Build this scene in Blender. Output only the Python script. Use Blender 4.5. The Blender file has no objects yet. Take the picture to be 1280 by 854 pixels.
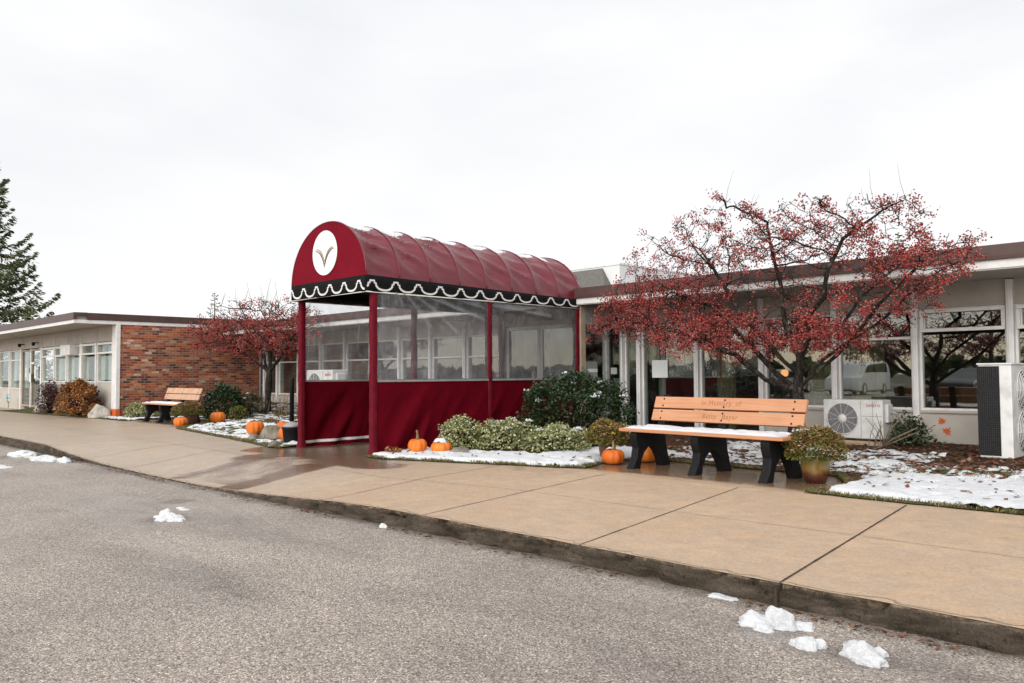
import bpy, bmesh, math, random
import numpy as np
from mathutils import Vector, Matrix, noise
from mathutils.geometry import delaunay_2d_cdt
PI = math.pi
sc = bpy.context.scene
COL = sc.collection

# ------------------------------------------------------------------ helpers
def wloc(o):
    v = Vector((0, 0, 0))
    while o is not None:
        v += o.location
        o = o.parent
    return v

def tag(o, label=None, cat=None, group=None, kind=None):
    if label: o['label'] = label
    if cat: o['category'] = cat
    if group: o['group'] = group
    if kind: o['kind'] = kind
    return o

def thing(name, label, cat, loc=(0, 0, 0), group=None):
    o = bpy.data.objects.new(name, None)
    COL.objects.link(o)
    o.location = loc
    o.empty_display_size = .1
    return tag(o, label, cat, group)

def link_mesh(name, me, mat, parent=None, smooth=False):
    mats = mat if isinstance(mat, (list, tuple)) else [mat]
    for m in mats: me.materials.append(m)
    if smooth: me.polygons.foreach_set('use_smooth', [True] * len(me.polygons))
    o = bpy.data.objects.new(name, me)
    COL.objects.link(o)
    if parent is not None: o.parent = parent
    me.update()
    return o

def dup(root, loc=None, rotz=None):
    r = root.copy(); COL.objects.link(r)
    if loc is not None: r.location = loc
    if rotz is not None: r.rotation_euler = (0, 0, rotz)
    for ch in list(root.children):
        c = ch.copy(); COL.objects.link(c); c.parent = r
        for g in list(ch.children):
            d = g.copy(); COL.objects.link(d); d.parent = c
    return r

class MB:
    def __init__(s):
        s.v = []; s.f = []; s.mi = []
    def add(s, vs, fs, mi=0):
        n = len(s.v)
        s.v.extend([tuple(p) for p in vs])
        s.f.extend([tuple(i + n for i in f) for f in fs])
        s.mi.extend([mi] * len(fs))
        return s
    def box(s, x0, x1, y0, y1, z0, z1, mi=0):
        v = [(x0,y0,z0),(x1,y0,z0),(x1,y1,z0),(x0,y1,z0),(x0,y0,z1),(x1,y0,z1),(x1,y1,z1),(x0,y1,z1)]
        return s.add(v, [(0,3,2,1),(4,5,6,7),(0,1,5,4),(1,2,6,5),(2,3,7,6),(3,0,4,7)], mi)
    def prism(s, poly, a0, a1, axis='x', mi=0):
        """poly: 2d points; axis: extrusion axis. x: (y,z); y: (x,z); z: (x,y)"""
        def P(p, a):
            return (a, p[0], p[1]) if axis == 'x' else ((p[0], a, p[1]) if axis == 'y' else (p[0], p[1], a))
        n = len(poly)
        v = [P(p, a0) for p in poly] + [P(p, a1) for p in poly]
        f = [tuple(range(n))[::-1], tuple(range(n, 2 * n))]
        f += [(i, (i + 1) % n, n + (i + 1) % n, n + i) for i in range(n)]
        return s.add(v, f, mi)
    def tube(s, pts, rad, n=6, mi=0, cap=True):
        pts = [Vector(p) for p in pts]
        if not hasattr(rad, '__len__'): rad = [rad] * len(pts)
        base = len(s.v)
        up = Vector((0, 0, 1))
        prev = None
        for i, p in enumerate(pts):
            d = (pts[min(i + 1, len(pts) - 1)] - pts[max(i - 1, 0)])
            if d.length < 1e-9: d = Vector((0, 0, 1))
            d.normalize()
            if prev is None:
                a = d.cross(up if abs(d.z) < .95 else Vector((1, 0, 0))).normalized()
            else:
                a = (prev - d * prev.dot(d))
                a = a.normalized() if a.length > 1e-6 else d.orthogonal().normalized()
            prev = a
            b = d.cross(a)
            for k in range(n):
                t = 2 * PI * k / n
                q = p + (a * math.cos(t) + b * math.sin(t)) * rad[i]
                s.v.append(tuple(q))
        for i in range(len(pts) - 1):
            for k in range(n):
                s.f.append((base + i*n + k, base + i*n + (k+1) % n, base + (i+1)*n + (k+1) % n, base + (i+1)*n + k)); s.mi.append(mi)
        if cap:
            s.f.append(tuple(base + k for k in range(n))[::-1]); s.mi.append(mi)
            e = base + (len(pts) - 1) * n
            s.f.append(tuple(e + k for k in range(n))); s.mi.append(mi)
        return s
    def lathe(s, prof, n=24, c=(0, 0, 0), mi=0):
        base = len(s.v)
        for r, z in prof:
            for k in range(n):
                t = 2 * PI * k / n
                s.v.append((c[0] + r * math.cos(t), c[1] + r * math.sin(t), c[2] + z))
        for i in range(len(prof) - 1):
            for k in range(n):
                s.f.append((base + i*n + k, base + i*n + (k+1) % n, base + (i+1)*n + (k+1) % n, base + (i+1)*n + k)); s.mi.append(mi)
        s.f.append(tuple(base + k for k in range(n))[::-1]); s.mi.append(mi)
        e = base + (len(prof) - 1) * n
        s.f.append(tuple(e + k for k in range(n))); s.mi.append(mi)
        return s
    def grid(s, fn, nu, nv, mi=0):
        v = [fn(i / nu, j / nv) for j in range(nv + 1) for i in range(nu + 1)]
        f = [(j*(nu+1)+i, j*(nu+1)+i+1, (j+1)*(nu+1)+i+1, (j+1)*(nu+1)+i) for j in range(nv) for i in range(nu)]
        return s.add(v, f, mi)
    def build(s, name, mat, parent=None, smooth=False, bevel=0, seg=2, auto=None, solid=0):
        off = wloc(parent) if parent is not None else Vector((0, 0, 0))
        me = bpy.data.meshes.new(name)
        ox, oy, oz = off
        me.from_pydata([(x - ox, y - oy, z - oz) for x, y, z in s.v], [], s.f)
        if any(s.mi): me.polygons.foreach_set('material_index', s.mi)
        o = link_mesh(name, me, mat, parent, smooth)
        if bevel:
            m = o.modifiers.new('bevel', 'BEVEL'); m.width = bevel; m.segments = seg; m.limit_method = 'ANGLE'; m.angle_limit = .6
            me.polygons.foreach_set('use_smooth', [True] * len(me.polygons))
            try:
                m.harden_normals = True
            except Exception: pass
        if solid:
            m = o.modifiers.new('thick', 'SOLIDIFY'); m.thickness = solid; m.offset = 0
        return o

def base_at(o, loc):
    """move a top-level mesh object's origin to loc, keeping its vertices where they are"""
    o.data.transform(Matrix.Translation(-Vector(loc))); o.location = loc
    return o

def quads(name, C, A, B, mat, parent=None):
    """leaf-like diamonds: centre C, half axes A (long) and B (short), numpy (n,3)"""
    off = np.array(wloc(parent)) if parent is not None else np.zeros(3)
    C = C - off
    n = len(C)
    V = np.empty((n, 4, 3)); V[:,0] = C - A; V[:,1] = C + B - A*.1; V[:,2] = C + A; V[:,3] = C - B - A*.1
    me = bpy.data.meshes.new(name)
    me.vertices.add(n * 4); me.vertices.foreach_set('co', V.reshape(-1).astype(np.float32))
    me.loops.add(n * 4); me.loops.foreach_set('vertex_index', np.arange(n * 4, dtype=np.int32))
    me.polygons.add(n)
    me.polygons.foreach_set('loop_start', np.arange(0, n * 4, 4, dtype=np.int32))
    me.update(calc_edges=True); me.validate()
    return link_mesh(name, me, mat, parent)

def rnd_axes(rng, n, size, ratio, flat=0., var=.4):
    """random leaf axes; flat 0..1 pulls the leaf plane towards horizontal"""
    nrm = rng.normal(size=(n, 3)); nrm[:,2] = np.abs(nrm[:,2]) + flat * 3
    nrm /= np.linalg.norm(nrm, axis=1, keepdims=True)
    t = rng.normal(size=(n, 3)); a = t - nrm * (t * nrm).sum(1, keepdims=True)
    a /= np.linalg.norm(a, axis=1, keepdims=True)
    b = np.cross(nrm, a)
    s = size * (1 + var * rng.uniform(-1, 1, (n, 1)))
    return a * s, b * s * ratio

def blobs(name, C, R, mat, parent=None, rng=None):
    """octahedral berries"""
    off = np.array(wloc(parent)) if parent is not None else np.zeros(3)
    C = C - off
    D = np.array([[1,0,0],[-1,0,0],[0,1,0],[0,-1,0],[0,0,1],[0,0,-1]], float)
    F = np.array([[0,2,4],[2,1,4],[1,3,4],[3,0,4],[2,0,5],[1,2,5],[3,1,5],[0,3,5]])
    n = len(C)
    V = C[:,None,:] + D[None] * R[:,None,None]
    I = (F[None] + (np.arange(n) * 6)[:,None,None]).reshape(-1)
    me = bpy.data.meshes.new(name)
    me.vertices.add(n * 6); me.vertices.foreach_set('co', V.reshape(-1).astype(np.float32))
    me.loops.add(n * 24); me.loops.foreach_set('vertex_index', I.astype(np.int32))
    me.polygons.add(n * 8); me.polygons.foreach_set('loop_start', np.arange(0, n * 24, 3, dtype=np.int32))
    me.update(calc_edges=True); me.validate()
    return link_mesh(name, me, mat, parent, True)

def sstep(a, b, x):
    t = min(1., max(0., (x - a) / (b - a))); return t * t * (3 - 2 * t)
def lerp(a, b, t): return a + (b - a) * t
def pl(x, P):
    """piecewise linear"""
    if x <= P[0][0]: return P[0][1]
    for (a, b), (c, d) in zip(P, P[1:]):
        if x <= c: return b + (d - b) * (x - a) / (c - a) if c > a else d
    return P[-1][1]
def nz(x, y, z=0.): return noise.noise(Vector((x, y, z)))
def fbm(x, y, z=0., o=4):
    return noise.fractal(Vector((x, y, z)), 1., 2., o)

# ------------------------------------------------------------------ materials
class NT:
    def __init__(s, name):
        s.m = bpy.data.materials.new(name); s.m.use_nodes = True
        s.t = s.m.node_tree; s.t.nodes.clear()
        s.out = s.t.nodes.new('ShaderNodeOutputMaterial')
        s._pos = None
    def n(s, typ, ins=None, **attrs):
        nd = s.t.nodes.new('ShaderNode' + typ)
        for k, v in attrs.items(): setattr(nd, k, v)
        for k, v in (ins or {}).items():
            so = nd.inputs[k]
            if isinstance(v, bpy.types.NodeSocket): s.t.links.new(v, so)
            elif isinstance(v, bpy.types.Node): s.t.links.new(v.outputs[0], so)
            else: so.default_value = v
        return nd
    def pos(s):
        if s._pos is None: s._pos = s.n('NewGeometry').outputs['Position']
        return s._pos
    def obj(s): return s.n('TexCoord').outputs['Object']
    def math(s, op, a, b=0., c=0., clamp=False):
        return s.n('Math', {0: a, 1: b, 2: c}, operation=op, use_clamp=clamp).outputs[0]
    def noise(s, vec, scale, detail=4., rough=.55, dist=0.):
        return s.n('TexNoise', {'Vector': vec, 'Scale': scale, 'Detail': detail, 'Roughness': rough, 'Distortion': dist}).outputs[0]
    def ramp(s, fac, stops, interp='LINEAR'):
        r = s.n('ValToRGB', {0: fac}); cr = r.color_ramp; cr.interpolation = interp
        while len(cr.elements) > 1: cr.elements.remove(cr.elements[-1])
        for i, (p, c) in enumerate(stops):
            e = cr.elements[0] if i == 0 else cr.elements.new(p)
            e.position = p
            c = (c, c, c) if not hasattr(c, '__len__') else c
            e.color = (*c, 1)
        return r.outputs[0]
    def mix(s, fac, a, b, mode='MIX'):
        nd = s.n('Mix', data_type='RGBA', blend_type=mode)
        for i, v in ((0, fac), (6, a), (7, b)):
            so = nd.inputs[i]
            if isinstance(v, bpy.types.NodeSocket): s.t.links.new(v, so)
            else: so.default_value = v if i == 0 else ((*v, 1) if len(v) == 3 else v)
        return nd.outputs[2]
    def bump(s, h, strength=.3, dist=.01, normal=None):
        ins = {'Height': h, 'Strength': strength, 'Distance': dist}
        if normal is not None: ins['Normal'] = normal
        return s.n('Bump', ins).outputs[0]
    def principled(s, color, rough=.7, spec=.3, normal=None, **kw):
        ins = {'Base Color': color if isinstance(color, bpy.types.NodeSocket) else (*color, 1), 'Roughness': rough, 'Specular IOR Level': spec}
        if normal is not None: ins['Normal'] = normal
        ins.update(kw)
        return s.n('BsdfPrincipled', ins)
    def done(s, shader):
        s.t.links.new(shader.outputs[0], s.out.inputs[0]); return s.m

def simple(name, c0, c1=None, scale=4., rough=.6, spec=.3, bump=0., bscale=None, c2=None, detail=5., bdist=.01, **kw):
    t = NT(name); p = t.obj()
    c1 = c1 or tuple(min(1, x * 1.25) for x in c0)
    nf = t.noise(p, scale, detail)
    stops = [(.32, c0), (.66, c1)] if c2 is None else [(.3, c0), (.5, c1), (.68, c2)]
    col = t.ramp(nf, stops)
    nm = t.bump(t.noise(p, bscale or scale * 6, 4.), bump, bdist) if bump else None
    return t.done(t.principled(col, rough, spec, nm, **kw))

def leafmat(name, cols, rough=.5, spec=.3, trans=.0, big=None):
    t = NT(name)
    r = t.n('NewGeometry').outputs['Random Per Island']
    n = len(cols)
    col = t.ramp(r, [(i / n, c) for i, c in enumerate(cols)], 'CONSTANT')
    if big is not None:
        col = t.mix(t.ramp(t.noise(t.pos(), big[1], 2.), [(.42, 0.), (.6, 1.)]), col, big[0])
    sh = t.principled(col, rough, spec)
    if trans:
        tr = t.n('BsdfTranslucent', {'Color': col})
        sh = t.n('MixShader', {0: trans, 1: sh.outputs[0], 2: tr.outputs[0]})
    return t.done(sh)

def asphalt():
    t = NT('asphalt'); p = t.pos()
    grain = t.n('TexVoronoi', {'Vector': p, 'Scale': 140.}, feature='F1')
    cell = t.n('SeparateColor', {0: grain.outputs['Color']}).outputs[0]
    stone = t.ramp(cell, [(0., (.085,.07,.06)), (.16, (.185,.156,.136)), (.42, (.30,.256,.225)), (.68, (.37,.32,.28)), (.87, (.46,.40,.35)), (.96, (.66,.59,.52)), (1., (.76,.69,.62))])
    gap = t.ramp(grain.outputs['Distance'], [(.45, 1.), (.85, .62)])
    c = t.mix(1., stone, gap, 'MULTIPLY')
    fine = t.ramp(t.noise(p, 240., 2.), [(.3, .78), (.7, 1.2)])
    c = t.mix(1., c, fine, 'MULTIPLY')
    big = t.ramp(t.noise(p, .55, 5., .6, .4), [(.3, (.82,.815,.82)), (.52, (1., .99, .97)), (.72, (1.13, 1.12, 1.11))])
    c = t.mix(1., c, big, 'MULTIPLY')
    big2 = t.ramp(t.noise(t.n('Mapping', {'Vector': p, 'Scale': (.45, 1., 1.), 'Rotation': (0, 0, .3)}).outputs[0], .9, 5., .65, .9), [(.34, (.78,.77,.77)), (.48, (1., 1., 1.)), (.66, (1.10, 1.09, 1.08))])
    c = t.mix(1., c, big2, 'MULTIPLY')
    oil = t.ramp(t.noise(p, 1.5, 6., .7, .6), [(.64, 0.), (.74, .35)])
    c = t.mix(oil, c, (.10, .09, .085))
    mp = t.n('Mapping', {'Vector': p, 'Scale': (.10, .75, 1.), 'Rotation': (0, 0, .16)}).outputs[0]
    streak = t.noise(mp, 1.5, 4., .6, .6)
    wet = t.ramp(streak, [(.5, 0.), (.66, 1.)])
    c = t.mix(t.math('MULTIPLY', wet, .16), c, (.16, .15, .145))
    # damp rings round the melting snow lumps
    dm = None
    for (lx, ly, lr) in ((-7.3, 2.93, .30), (-1.95, 3.72, .22), (-1.68, 3.54, .14), (-1.45, 3.59, .18), (-15.0, 3.7, .6), (-14.0, 3.75, .5), (-13.45, 3.88, .3), (-8.3, 3.45, .22)):
        dv = t.n('VectorMath', {0: p, 1: (lx, ly, -.13)}, operation='DISTANCE').outputs['Value']
        dv = t.math('DIVIDE', dv, lr); dm = dv if dm is None else t.math('MINIMUM', dm, dv)
    dm = t.math('ADD', dm, t.math('MULTIPLY', t.math('SUBTRACT', t.noise(p, 7., 5., .65), .5), 1.3))
    damp = t.ramp(dm, [(.55, 1.), (.98, 0.)])
    c = t.mix(t.math('MULTIPLY', damp, .6), c, t.mix(1., c, (.42, .39, .37), 'MULTIPLY'))
    # dirt gathers in the gutter
    y = t.n('SeparateXYZ', {0: p}).outputs[1]
    gut = t.math('MULTIPLY', t.ramp(t.math('ADD', y, t.math('MULTIPLY', t.noise(p, 5., 4.), .16)), [(0., 0.), (1., 0.)]), 1.)
    gy = t.n('MapRange', {0: t.math('ADD', y, t.math('MULTIPLY', t.math('SUBTRACT', t.noise(p, 6., 5.), .5), .35)), 1: 3.9, 2: 4.12, 3: 0., 4: .75})
    c = t.mix(gy.outputs[0], c, (.065, .05, .04))
    rough = t.ramp(t.math('MAXIMUM', wet, damp), [(0., .66), (1., .22)])
    h = t.math('ADD', t.math('MULTIPLY', grain.outputs['Distance'], -1.), t.math('MULTIPLY', t.noise(p, 60., 3.), .6))
    nm = t.bump(h, .5, .005)
    return t.done(t.principled(c, rough, .42, nm))

def concrete():
    t = NT('concrete'); p = t.pos()
    n1 = t.noise(p, 1.1, 6., .62, .3)
    c = t.ramp(n1, [(.28, (.415,.295,.197)), (.40, (.49,.343,.225)), (.50, (.45,.33,.234)), (.58, (.51,.363,.243)), (.68, (.455,.34,.243)), (.8, (.41,.31,.224))])
    n2 = t.ramp(t.noise(p, 7., 5., .65), [(.3, .90), (.7, 1.09)])
    c = t.mix(1., c, n2, 'MULTIPLY')
    n3 = t.ramp(t.noise(p, 190., 3.), [(.28, .76), (.72, 1.2)])
    n4 = t.ramp(t.noise(p, 38., 4., .7), [(.3, .9), (.7, 1.08)])
    c = t.mix(1., c, n4, 'MULTIPLY')
    c = t.mix(1., c, n3, 'MULTIPLY')
    spk = t.ramp(t.noise(p, 52., 3.), [(.58, 1.), (.66, .78)])
    gr = t.n('TexVoronoi', {'Vector': p, 'Scale': 75.}, feature='F1')
    gc = t.n('SeparateColor', {0: gr.outputs['Color']}).outputs[0]
    c = t.mix(1., c, t.ramp(gc, [(0., .92), (.5, 1.), (.9, 1.04), (1., 1.12)]), 'MULTIPLY')
    c = t.mix(1., c, spk, 'MULTIPLY')
    st = t.ramp(t.noise(p, 1.7, 6., .7, .8), [(.56, 0.), (.70, 1.)])
    c = t.mix(t.math('MULTIPLY', st, .55), c, t.mix(1., c, (.80, .80, .80), 'MULTIPLY'))
    st2 = t.ramp(t.noise(t.n('Mapping', {'Vector': p, 'Location': (7., 3., 0.)}).outputs[0], 2.6, 6., .7, .5), [(.58, 0.), (.70, 1.)])
    c = t.mix(t.math('MULTIPLY', st2, .5), c, t.mix(1., c, (1.10, 1.12, 1.15), 'MULTIPLY'))
    w = t.n('Attribute', attribute_name='wet').outputs['Fac']
    w = t.math('ADD', w, t.math('MULTIPLY', t.math('SUBTRACT', t.noise(p, 2.2, 5., .6, .5), .5), .9))
    w = t.ramp(w, [(.30, 0.), (.85, 1.)])
    c = t.mix(w, c, t.mix(1., c, (.47, .415, .365), 'MULTIPLY'))
    grey = t.n('Attribute', attribute_name='grey').outputs['Fac']
    c = t.mix(t.math('MULTIPLY', grey, .75), c, t.mix(1., c, (.86, .98, 1.12), 'MULTIPLY'))
    rough = t.math('SUBTRACT', t.ramp(w, [(0., .60), (1., .16)]), t.math('MULTIPLY', grey, .22), clamp=True)
    rough = t.math('MAXIMUM', rough, .13)
    spec = t.ramp(w, [(0., .35), (1., .6)])
    nm = t.bump(t.noise(p, 130., 4., .6), .18, .004)
    return t.done(t.principled(c, rough, spec, nm))

def kerbmat():
    t = NT('kerb_concrete'); p = t.pos()
    mp = t.n('Mapping', {'Vector': p, 'Scale': (1., 1., 5.)}).outputs[0]
    n = t.noise(mp, 3.2, 6., .65, .3)
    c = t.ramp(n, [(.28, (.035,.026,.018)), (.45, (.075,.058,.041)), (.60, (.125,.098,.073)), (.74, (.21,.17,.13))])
    c = t.mix(1., c, t.ramp(t.noise(p, 80., 4.), [(.3, .7), (.7, 1.2)]), 'MULTIPLY')
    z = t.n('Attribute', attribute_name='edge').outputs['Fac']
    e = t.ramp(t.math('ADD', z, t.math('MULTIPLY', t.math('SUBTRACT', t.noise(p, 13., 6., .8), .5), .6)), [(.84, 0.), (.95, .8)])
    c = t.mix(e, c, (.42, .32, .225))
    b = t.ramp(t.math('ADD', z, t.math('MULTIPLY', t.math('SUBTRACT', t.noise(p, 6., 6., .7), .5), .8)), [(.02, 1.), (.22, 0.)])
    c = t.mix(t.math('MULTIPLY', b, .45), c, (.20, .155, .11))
    pit = t.ramp(t.noise(p, 24., 5., .7), [(.58, 1.), (.66, .45)])
    c = t.mix(1., c, pit, 'MULTIPLY')
    nm = t.bump(t.noise(p, 38., 6., .75), 1., .03)
    return t.done(t.principled(c, .85, .2, nm))

def brick():
    t = NT('brick_masonry')
    xyz = t.n('SeparateXYZ', {0: t.pos()})
    W, Hh = .195, .0677
    v = t.math('DIVIDE', xyz.outputs[2], Hh)
    row = t.math('FLOOR', v)
    par = t.math('MULTIPLY', t.math('MODULO', t.math('ADD', row, 100.), 2.), .5)
    u = t.math('ADD', t.math('DIVIDE', xyz.outputs[1], W), par)
    colm = t.math('FLOOR', u)
    fu = t.math('FRACT', u); fv = t.math('FRACT', v)
    cell = t.n('CombineXYZ', {0: colm, 1: row, 2: 3.}).outputs[0]
    wn = t.n('TexWhiteNoise', {'Vector': cell}, noise_dimensions='3D')
    col = t.ramp(wn.outputs[0], [(0., (.33,.085,.045)), (.13, (.44,.14,.065)), (.27, (.27,.068,.038)), (.38, (.47,.20,.10)), (.50, (.36,.105,.055)), (.62, (.17,.055,.04)), (.71, (.50,.28,.17)), (.78, (.09,.05,.042)), (.85, (.40,.12,.062)), (.93, (.25,.14,.10)), (.965, (.55,.41,.31))], 'CONSTANT')
    st = t.noise(t.pos(), 26., 5., .7)
    col = t.mix(1., col, t.ramp(st, [(.3, .6), (.7, 1.3)]), 'MULTIPLY')
    col = t.mix(1., col, t.ramp(t.noise(t.pos(), .8, 4.), [(.3, .8), (.7, 1.12)]), 'MULTIPLY')
    eu = t.math('MINIMUM', fu, t.math('SUBTRACT', 1., fu))
    ev = t.math('MINIMUM', fv, t.math('SUBTRACT', 1., fv))
    m = t.math('MINIMUM', t.math('MULTIPLY', eu, W / .0085), t.math('MULTIPLY', ev, Hh / .0085), clamp=False)
    mm = t.ramp(t.math('ADD', m, t.math('MULTIPLY', t.math('SUBTRACT', t.noise(t.pos(), 70., 3.), .5), .8)), [(.5, 0.), (.95, 1.)])
    c = t.mix(mm, (.30, .235, .19), col)
    nm = t.bump(t.math('ADD', mm, t.math('MULTIPLY', st, .5)), .8, .01)
    return t.done(t.principled(c, .85, .2, nm))

def canvas(name, base, wr=1., rg=(.30, .42), sp=.5):
    t = NT(name); p = t.obj()
    c = t.ramp(t.noise(p, 2.2, 5.), [(.3, tuple(x * .86 for x in base)), (.7, tuple(x * 1.12 for x in base))])
    c = t.mix(1., c, t.ramp(t.noise(p, 24., 4.), [(.3, .9), (.7, 1.1)]), 'MULTIPLY')
    nm = t.bump(t.noise(p, 2.6, 3., .5, .3), .30 * wr, .05) if wr else t.bump(t.noise(p, 60., 2.), .05, .005)
    return t.done(t.principled(c, t.ramp(t.noise(p, 3., 4.), [(.3, rg[0]), (.7, rg[1])]), sp, nm))

def vinyl():
    t = NT('clear_vinyl'); p = t.obj()
    mp = t.n('Mapping', {'Vector': p, 'Rotation': (.55, 0., 0.), 'Scale': (1., 2.8, .45)}).outputs[0]
    w = t.noise(mp, 2.6, 3., .5, .5)
    nm = t.bump(w, .5, .05)
    gl = t.n('BsdfGlossy', {'Color': (1, 1, 1, 1), 'Roughness': .09, 'Normal': nm})
    tr = t.n('BsdfTransparent', {'Color': (.90, .905, .91, 1)})
    df = t.n('BsdfTranslucent', {'Color': (.75, .77, .8, 1), 'Normal': nm})
    d2 = t.n('BsdfDiffuse', {'Color': (.75, .77, .8, 1), 'Normal': nm})
    hz = t.n('MixShader', {0: .62, 1: df.outputs[0], 2: d2.outputs[0]})
    # pale slanted streaks over a patchy haze
    mp2 = t.n('Mapping', {'Vector': p, 'Rotation': (-.75, 0., 0.), 'Scale': (1., 5.5, .35)}).outputs[0]
    cr = t.ramp(t.noise(mp2, 2.4, 4., .55, .3), [(.6, 0.), (.74, 1.)])
    hazef = t.math('ADD', t.ramp(t.noise(p, 6., 6., .65), [(.35, .09), (.7, .25)]), t.math('MULTIPLY', cr, .16))
    m1 = t.n('MixShader', {0: hazef, 1: tr.outputs[0], 2: hz.outputs[0]})
    fr = t.n('Fresnel', {'IOR': 1.5, 'Normal': nm})
    m2 = t.n('MixShader', {0: fr.outputs[0], 1: m1.outputs[0], 2: gl.outputs[0]})
    return t.done(m2)

def glass(name='window_glass', tint=(.78, .81, .795), ior=.17):
    t = NT(name); p = t.pos()
    nm = t.bump(t.noise(p, 1.3, 2.), .05, .02)
    gl = t.n('BsdfGlossy', {'Color': (.95, .98, .97, 1), 'Roughness': .012, 'Normal': nm})
    tr = t.n('BsdfTransparent', {'Color': (*tint, 1)})
    g = t.n('NewGeometry')
    dt = t.math('ABSOLUTE', t.n('VectorMath', {0: g.outputs['Normal'], 1: g.outputs['Incoming']}, operation='DOT_PRODUCT').outputs['Value'])
    fr = t.math('ADD', ior, t.math('MULTIPLY', 1 - ior, t.math('POWER', t.math('SUBTRACT', 1., dt, clamp=True), 5.)))
    return t.done(t.n('MixShader', {0: fr, 1: tr.outputs[0], 2: gl.outputs[0]}))

def snowmat():
    t = NT('snow'); p = t.pos()
    c = t.ramp(t.noise(p, 5., 5.), [(.3, (.66,.675,.70)), (.7, (.75,.76,.775))])
    nm = t.bump(t.noise(p, 26., 6., .7), .8, .035)
    return t.done(t.principled(c, .6, .3, nm, **{'Subsurface Weight': .25, 'Subsurface Radius': (.05, .06, .08), 'Subsurface Scale': .4}))

def bedmat():
    t = NT('bed_soil_and_turf'); p = t.pos()
    n = t.noise(p, 28., 6., .7)
    soil = t.ramp(n, [(.3, (.022,.014,.009)), (.45, (.06,.036,.022)), (.58, (.13,.075,.045)), (.72, (.22,.14,.09))])
    turf = t.ramp(n, [(.3, (.03,.035,.012)), (.5, (.085,.09,.03)), (.7, (.17,.155,.06))])
    g = t.n('Attribute', attribute_name='turf').outputs['Fac']
    g = t.ramp(t.math('ADD', g, t.math('MULTIPLY', t.math('SUBTRACT', t.noise(p, 3., 5., .6), .5), 1.2)), [(.42, 0.), (.6, 1.)])
    nm = t.bump(n, .9, .03)
    return t.done(t.principled(t.mix(g, soil, turf), .9, .15, nm))

def barkmat(name, cs):
    t = NT(name); p = t.pos()
    mp = t.n('Mapping', {'Vector': p, 'Scale': (1., 1., .35)}).outputs[0]
    n = t.noise(mp, 26., 6., .7, .4)
    c = t.ramp(n, [(.3, cs[0]), (.5, cs[1]), (.7, cs[2])])
    li = t.ramp(t.noise(p, 11., 5., .65), [(.56, 0.), (.66, .75)])
    c = t.mix(li, c, cs[3]) if len(cs) > 3 else c
    return t.done(t.principled(c, .85, .15, t.bump(n, 1., .03)))

def pumpkinmat():
    t = NT('pumpkin_skin'); p = t.obj()
    c = t.ramp(t.noise(p, 5., 5.), [(.3, (.56,.115,.010)), (.55, (.72,.175,.016)), (.75, (.78,.26,.04))])
    c = t.mix(1., c, t.ramp(t.noise(p, 60., 3.), [(.64, 1.), (.74, 1.5)]), 'MULTIPLY')
    rd = t.n('ObjectInfo').outputs['Random']
    c = t.mix(1., c, t.ramp(rd, [(0., (.86,.74,.8)), (.5, (1., 1., 1.)), (1., (1.05, 1.22, 1.3))]), 'MULTIPLY')
    sc_ = t.ramp(t.noise(p, 17., 5., .7), [(.6, 0.), (.7, .45)])
    c = t.mix(sc_, c, (.55, .36, .20))
    return t.done(t.principled(c, .5, .35, t.bump(t.noise(p, 24., 4.), .35, .012)))

def potmat():
    t = NT('glazed_pot'); p = t.obj()
    z = t.n('SeparateXYZ', {0: p}).outputs[2]
    f = t.math('ADD', t.math('DIVIDE', z, .25), t.math('MULTIPLY', t.math('SUBTRACT', t.noise(p, 9., 5., .6), .5), .35))
    c = t.ramp(f, [(.15, (.055,.013,.010)), (.38, (.10,.028,.015)), (.52, (.21,.12,.03)), (.85, (.22,.165,.045))])
    return t.done(t.principled(c, .14, .6, None, **{'Coat Weight': .5}))

def emit(name, col, s):
    t = NT(name)
    return t.done(t.n('Emission', {'Color': (*col, 1), 'Strength': s}))

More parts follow.
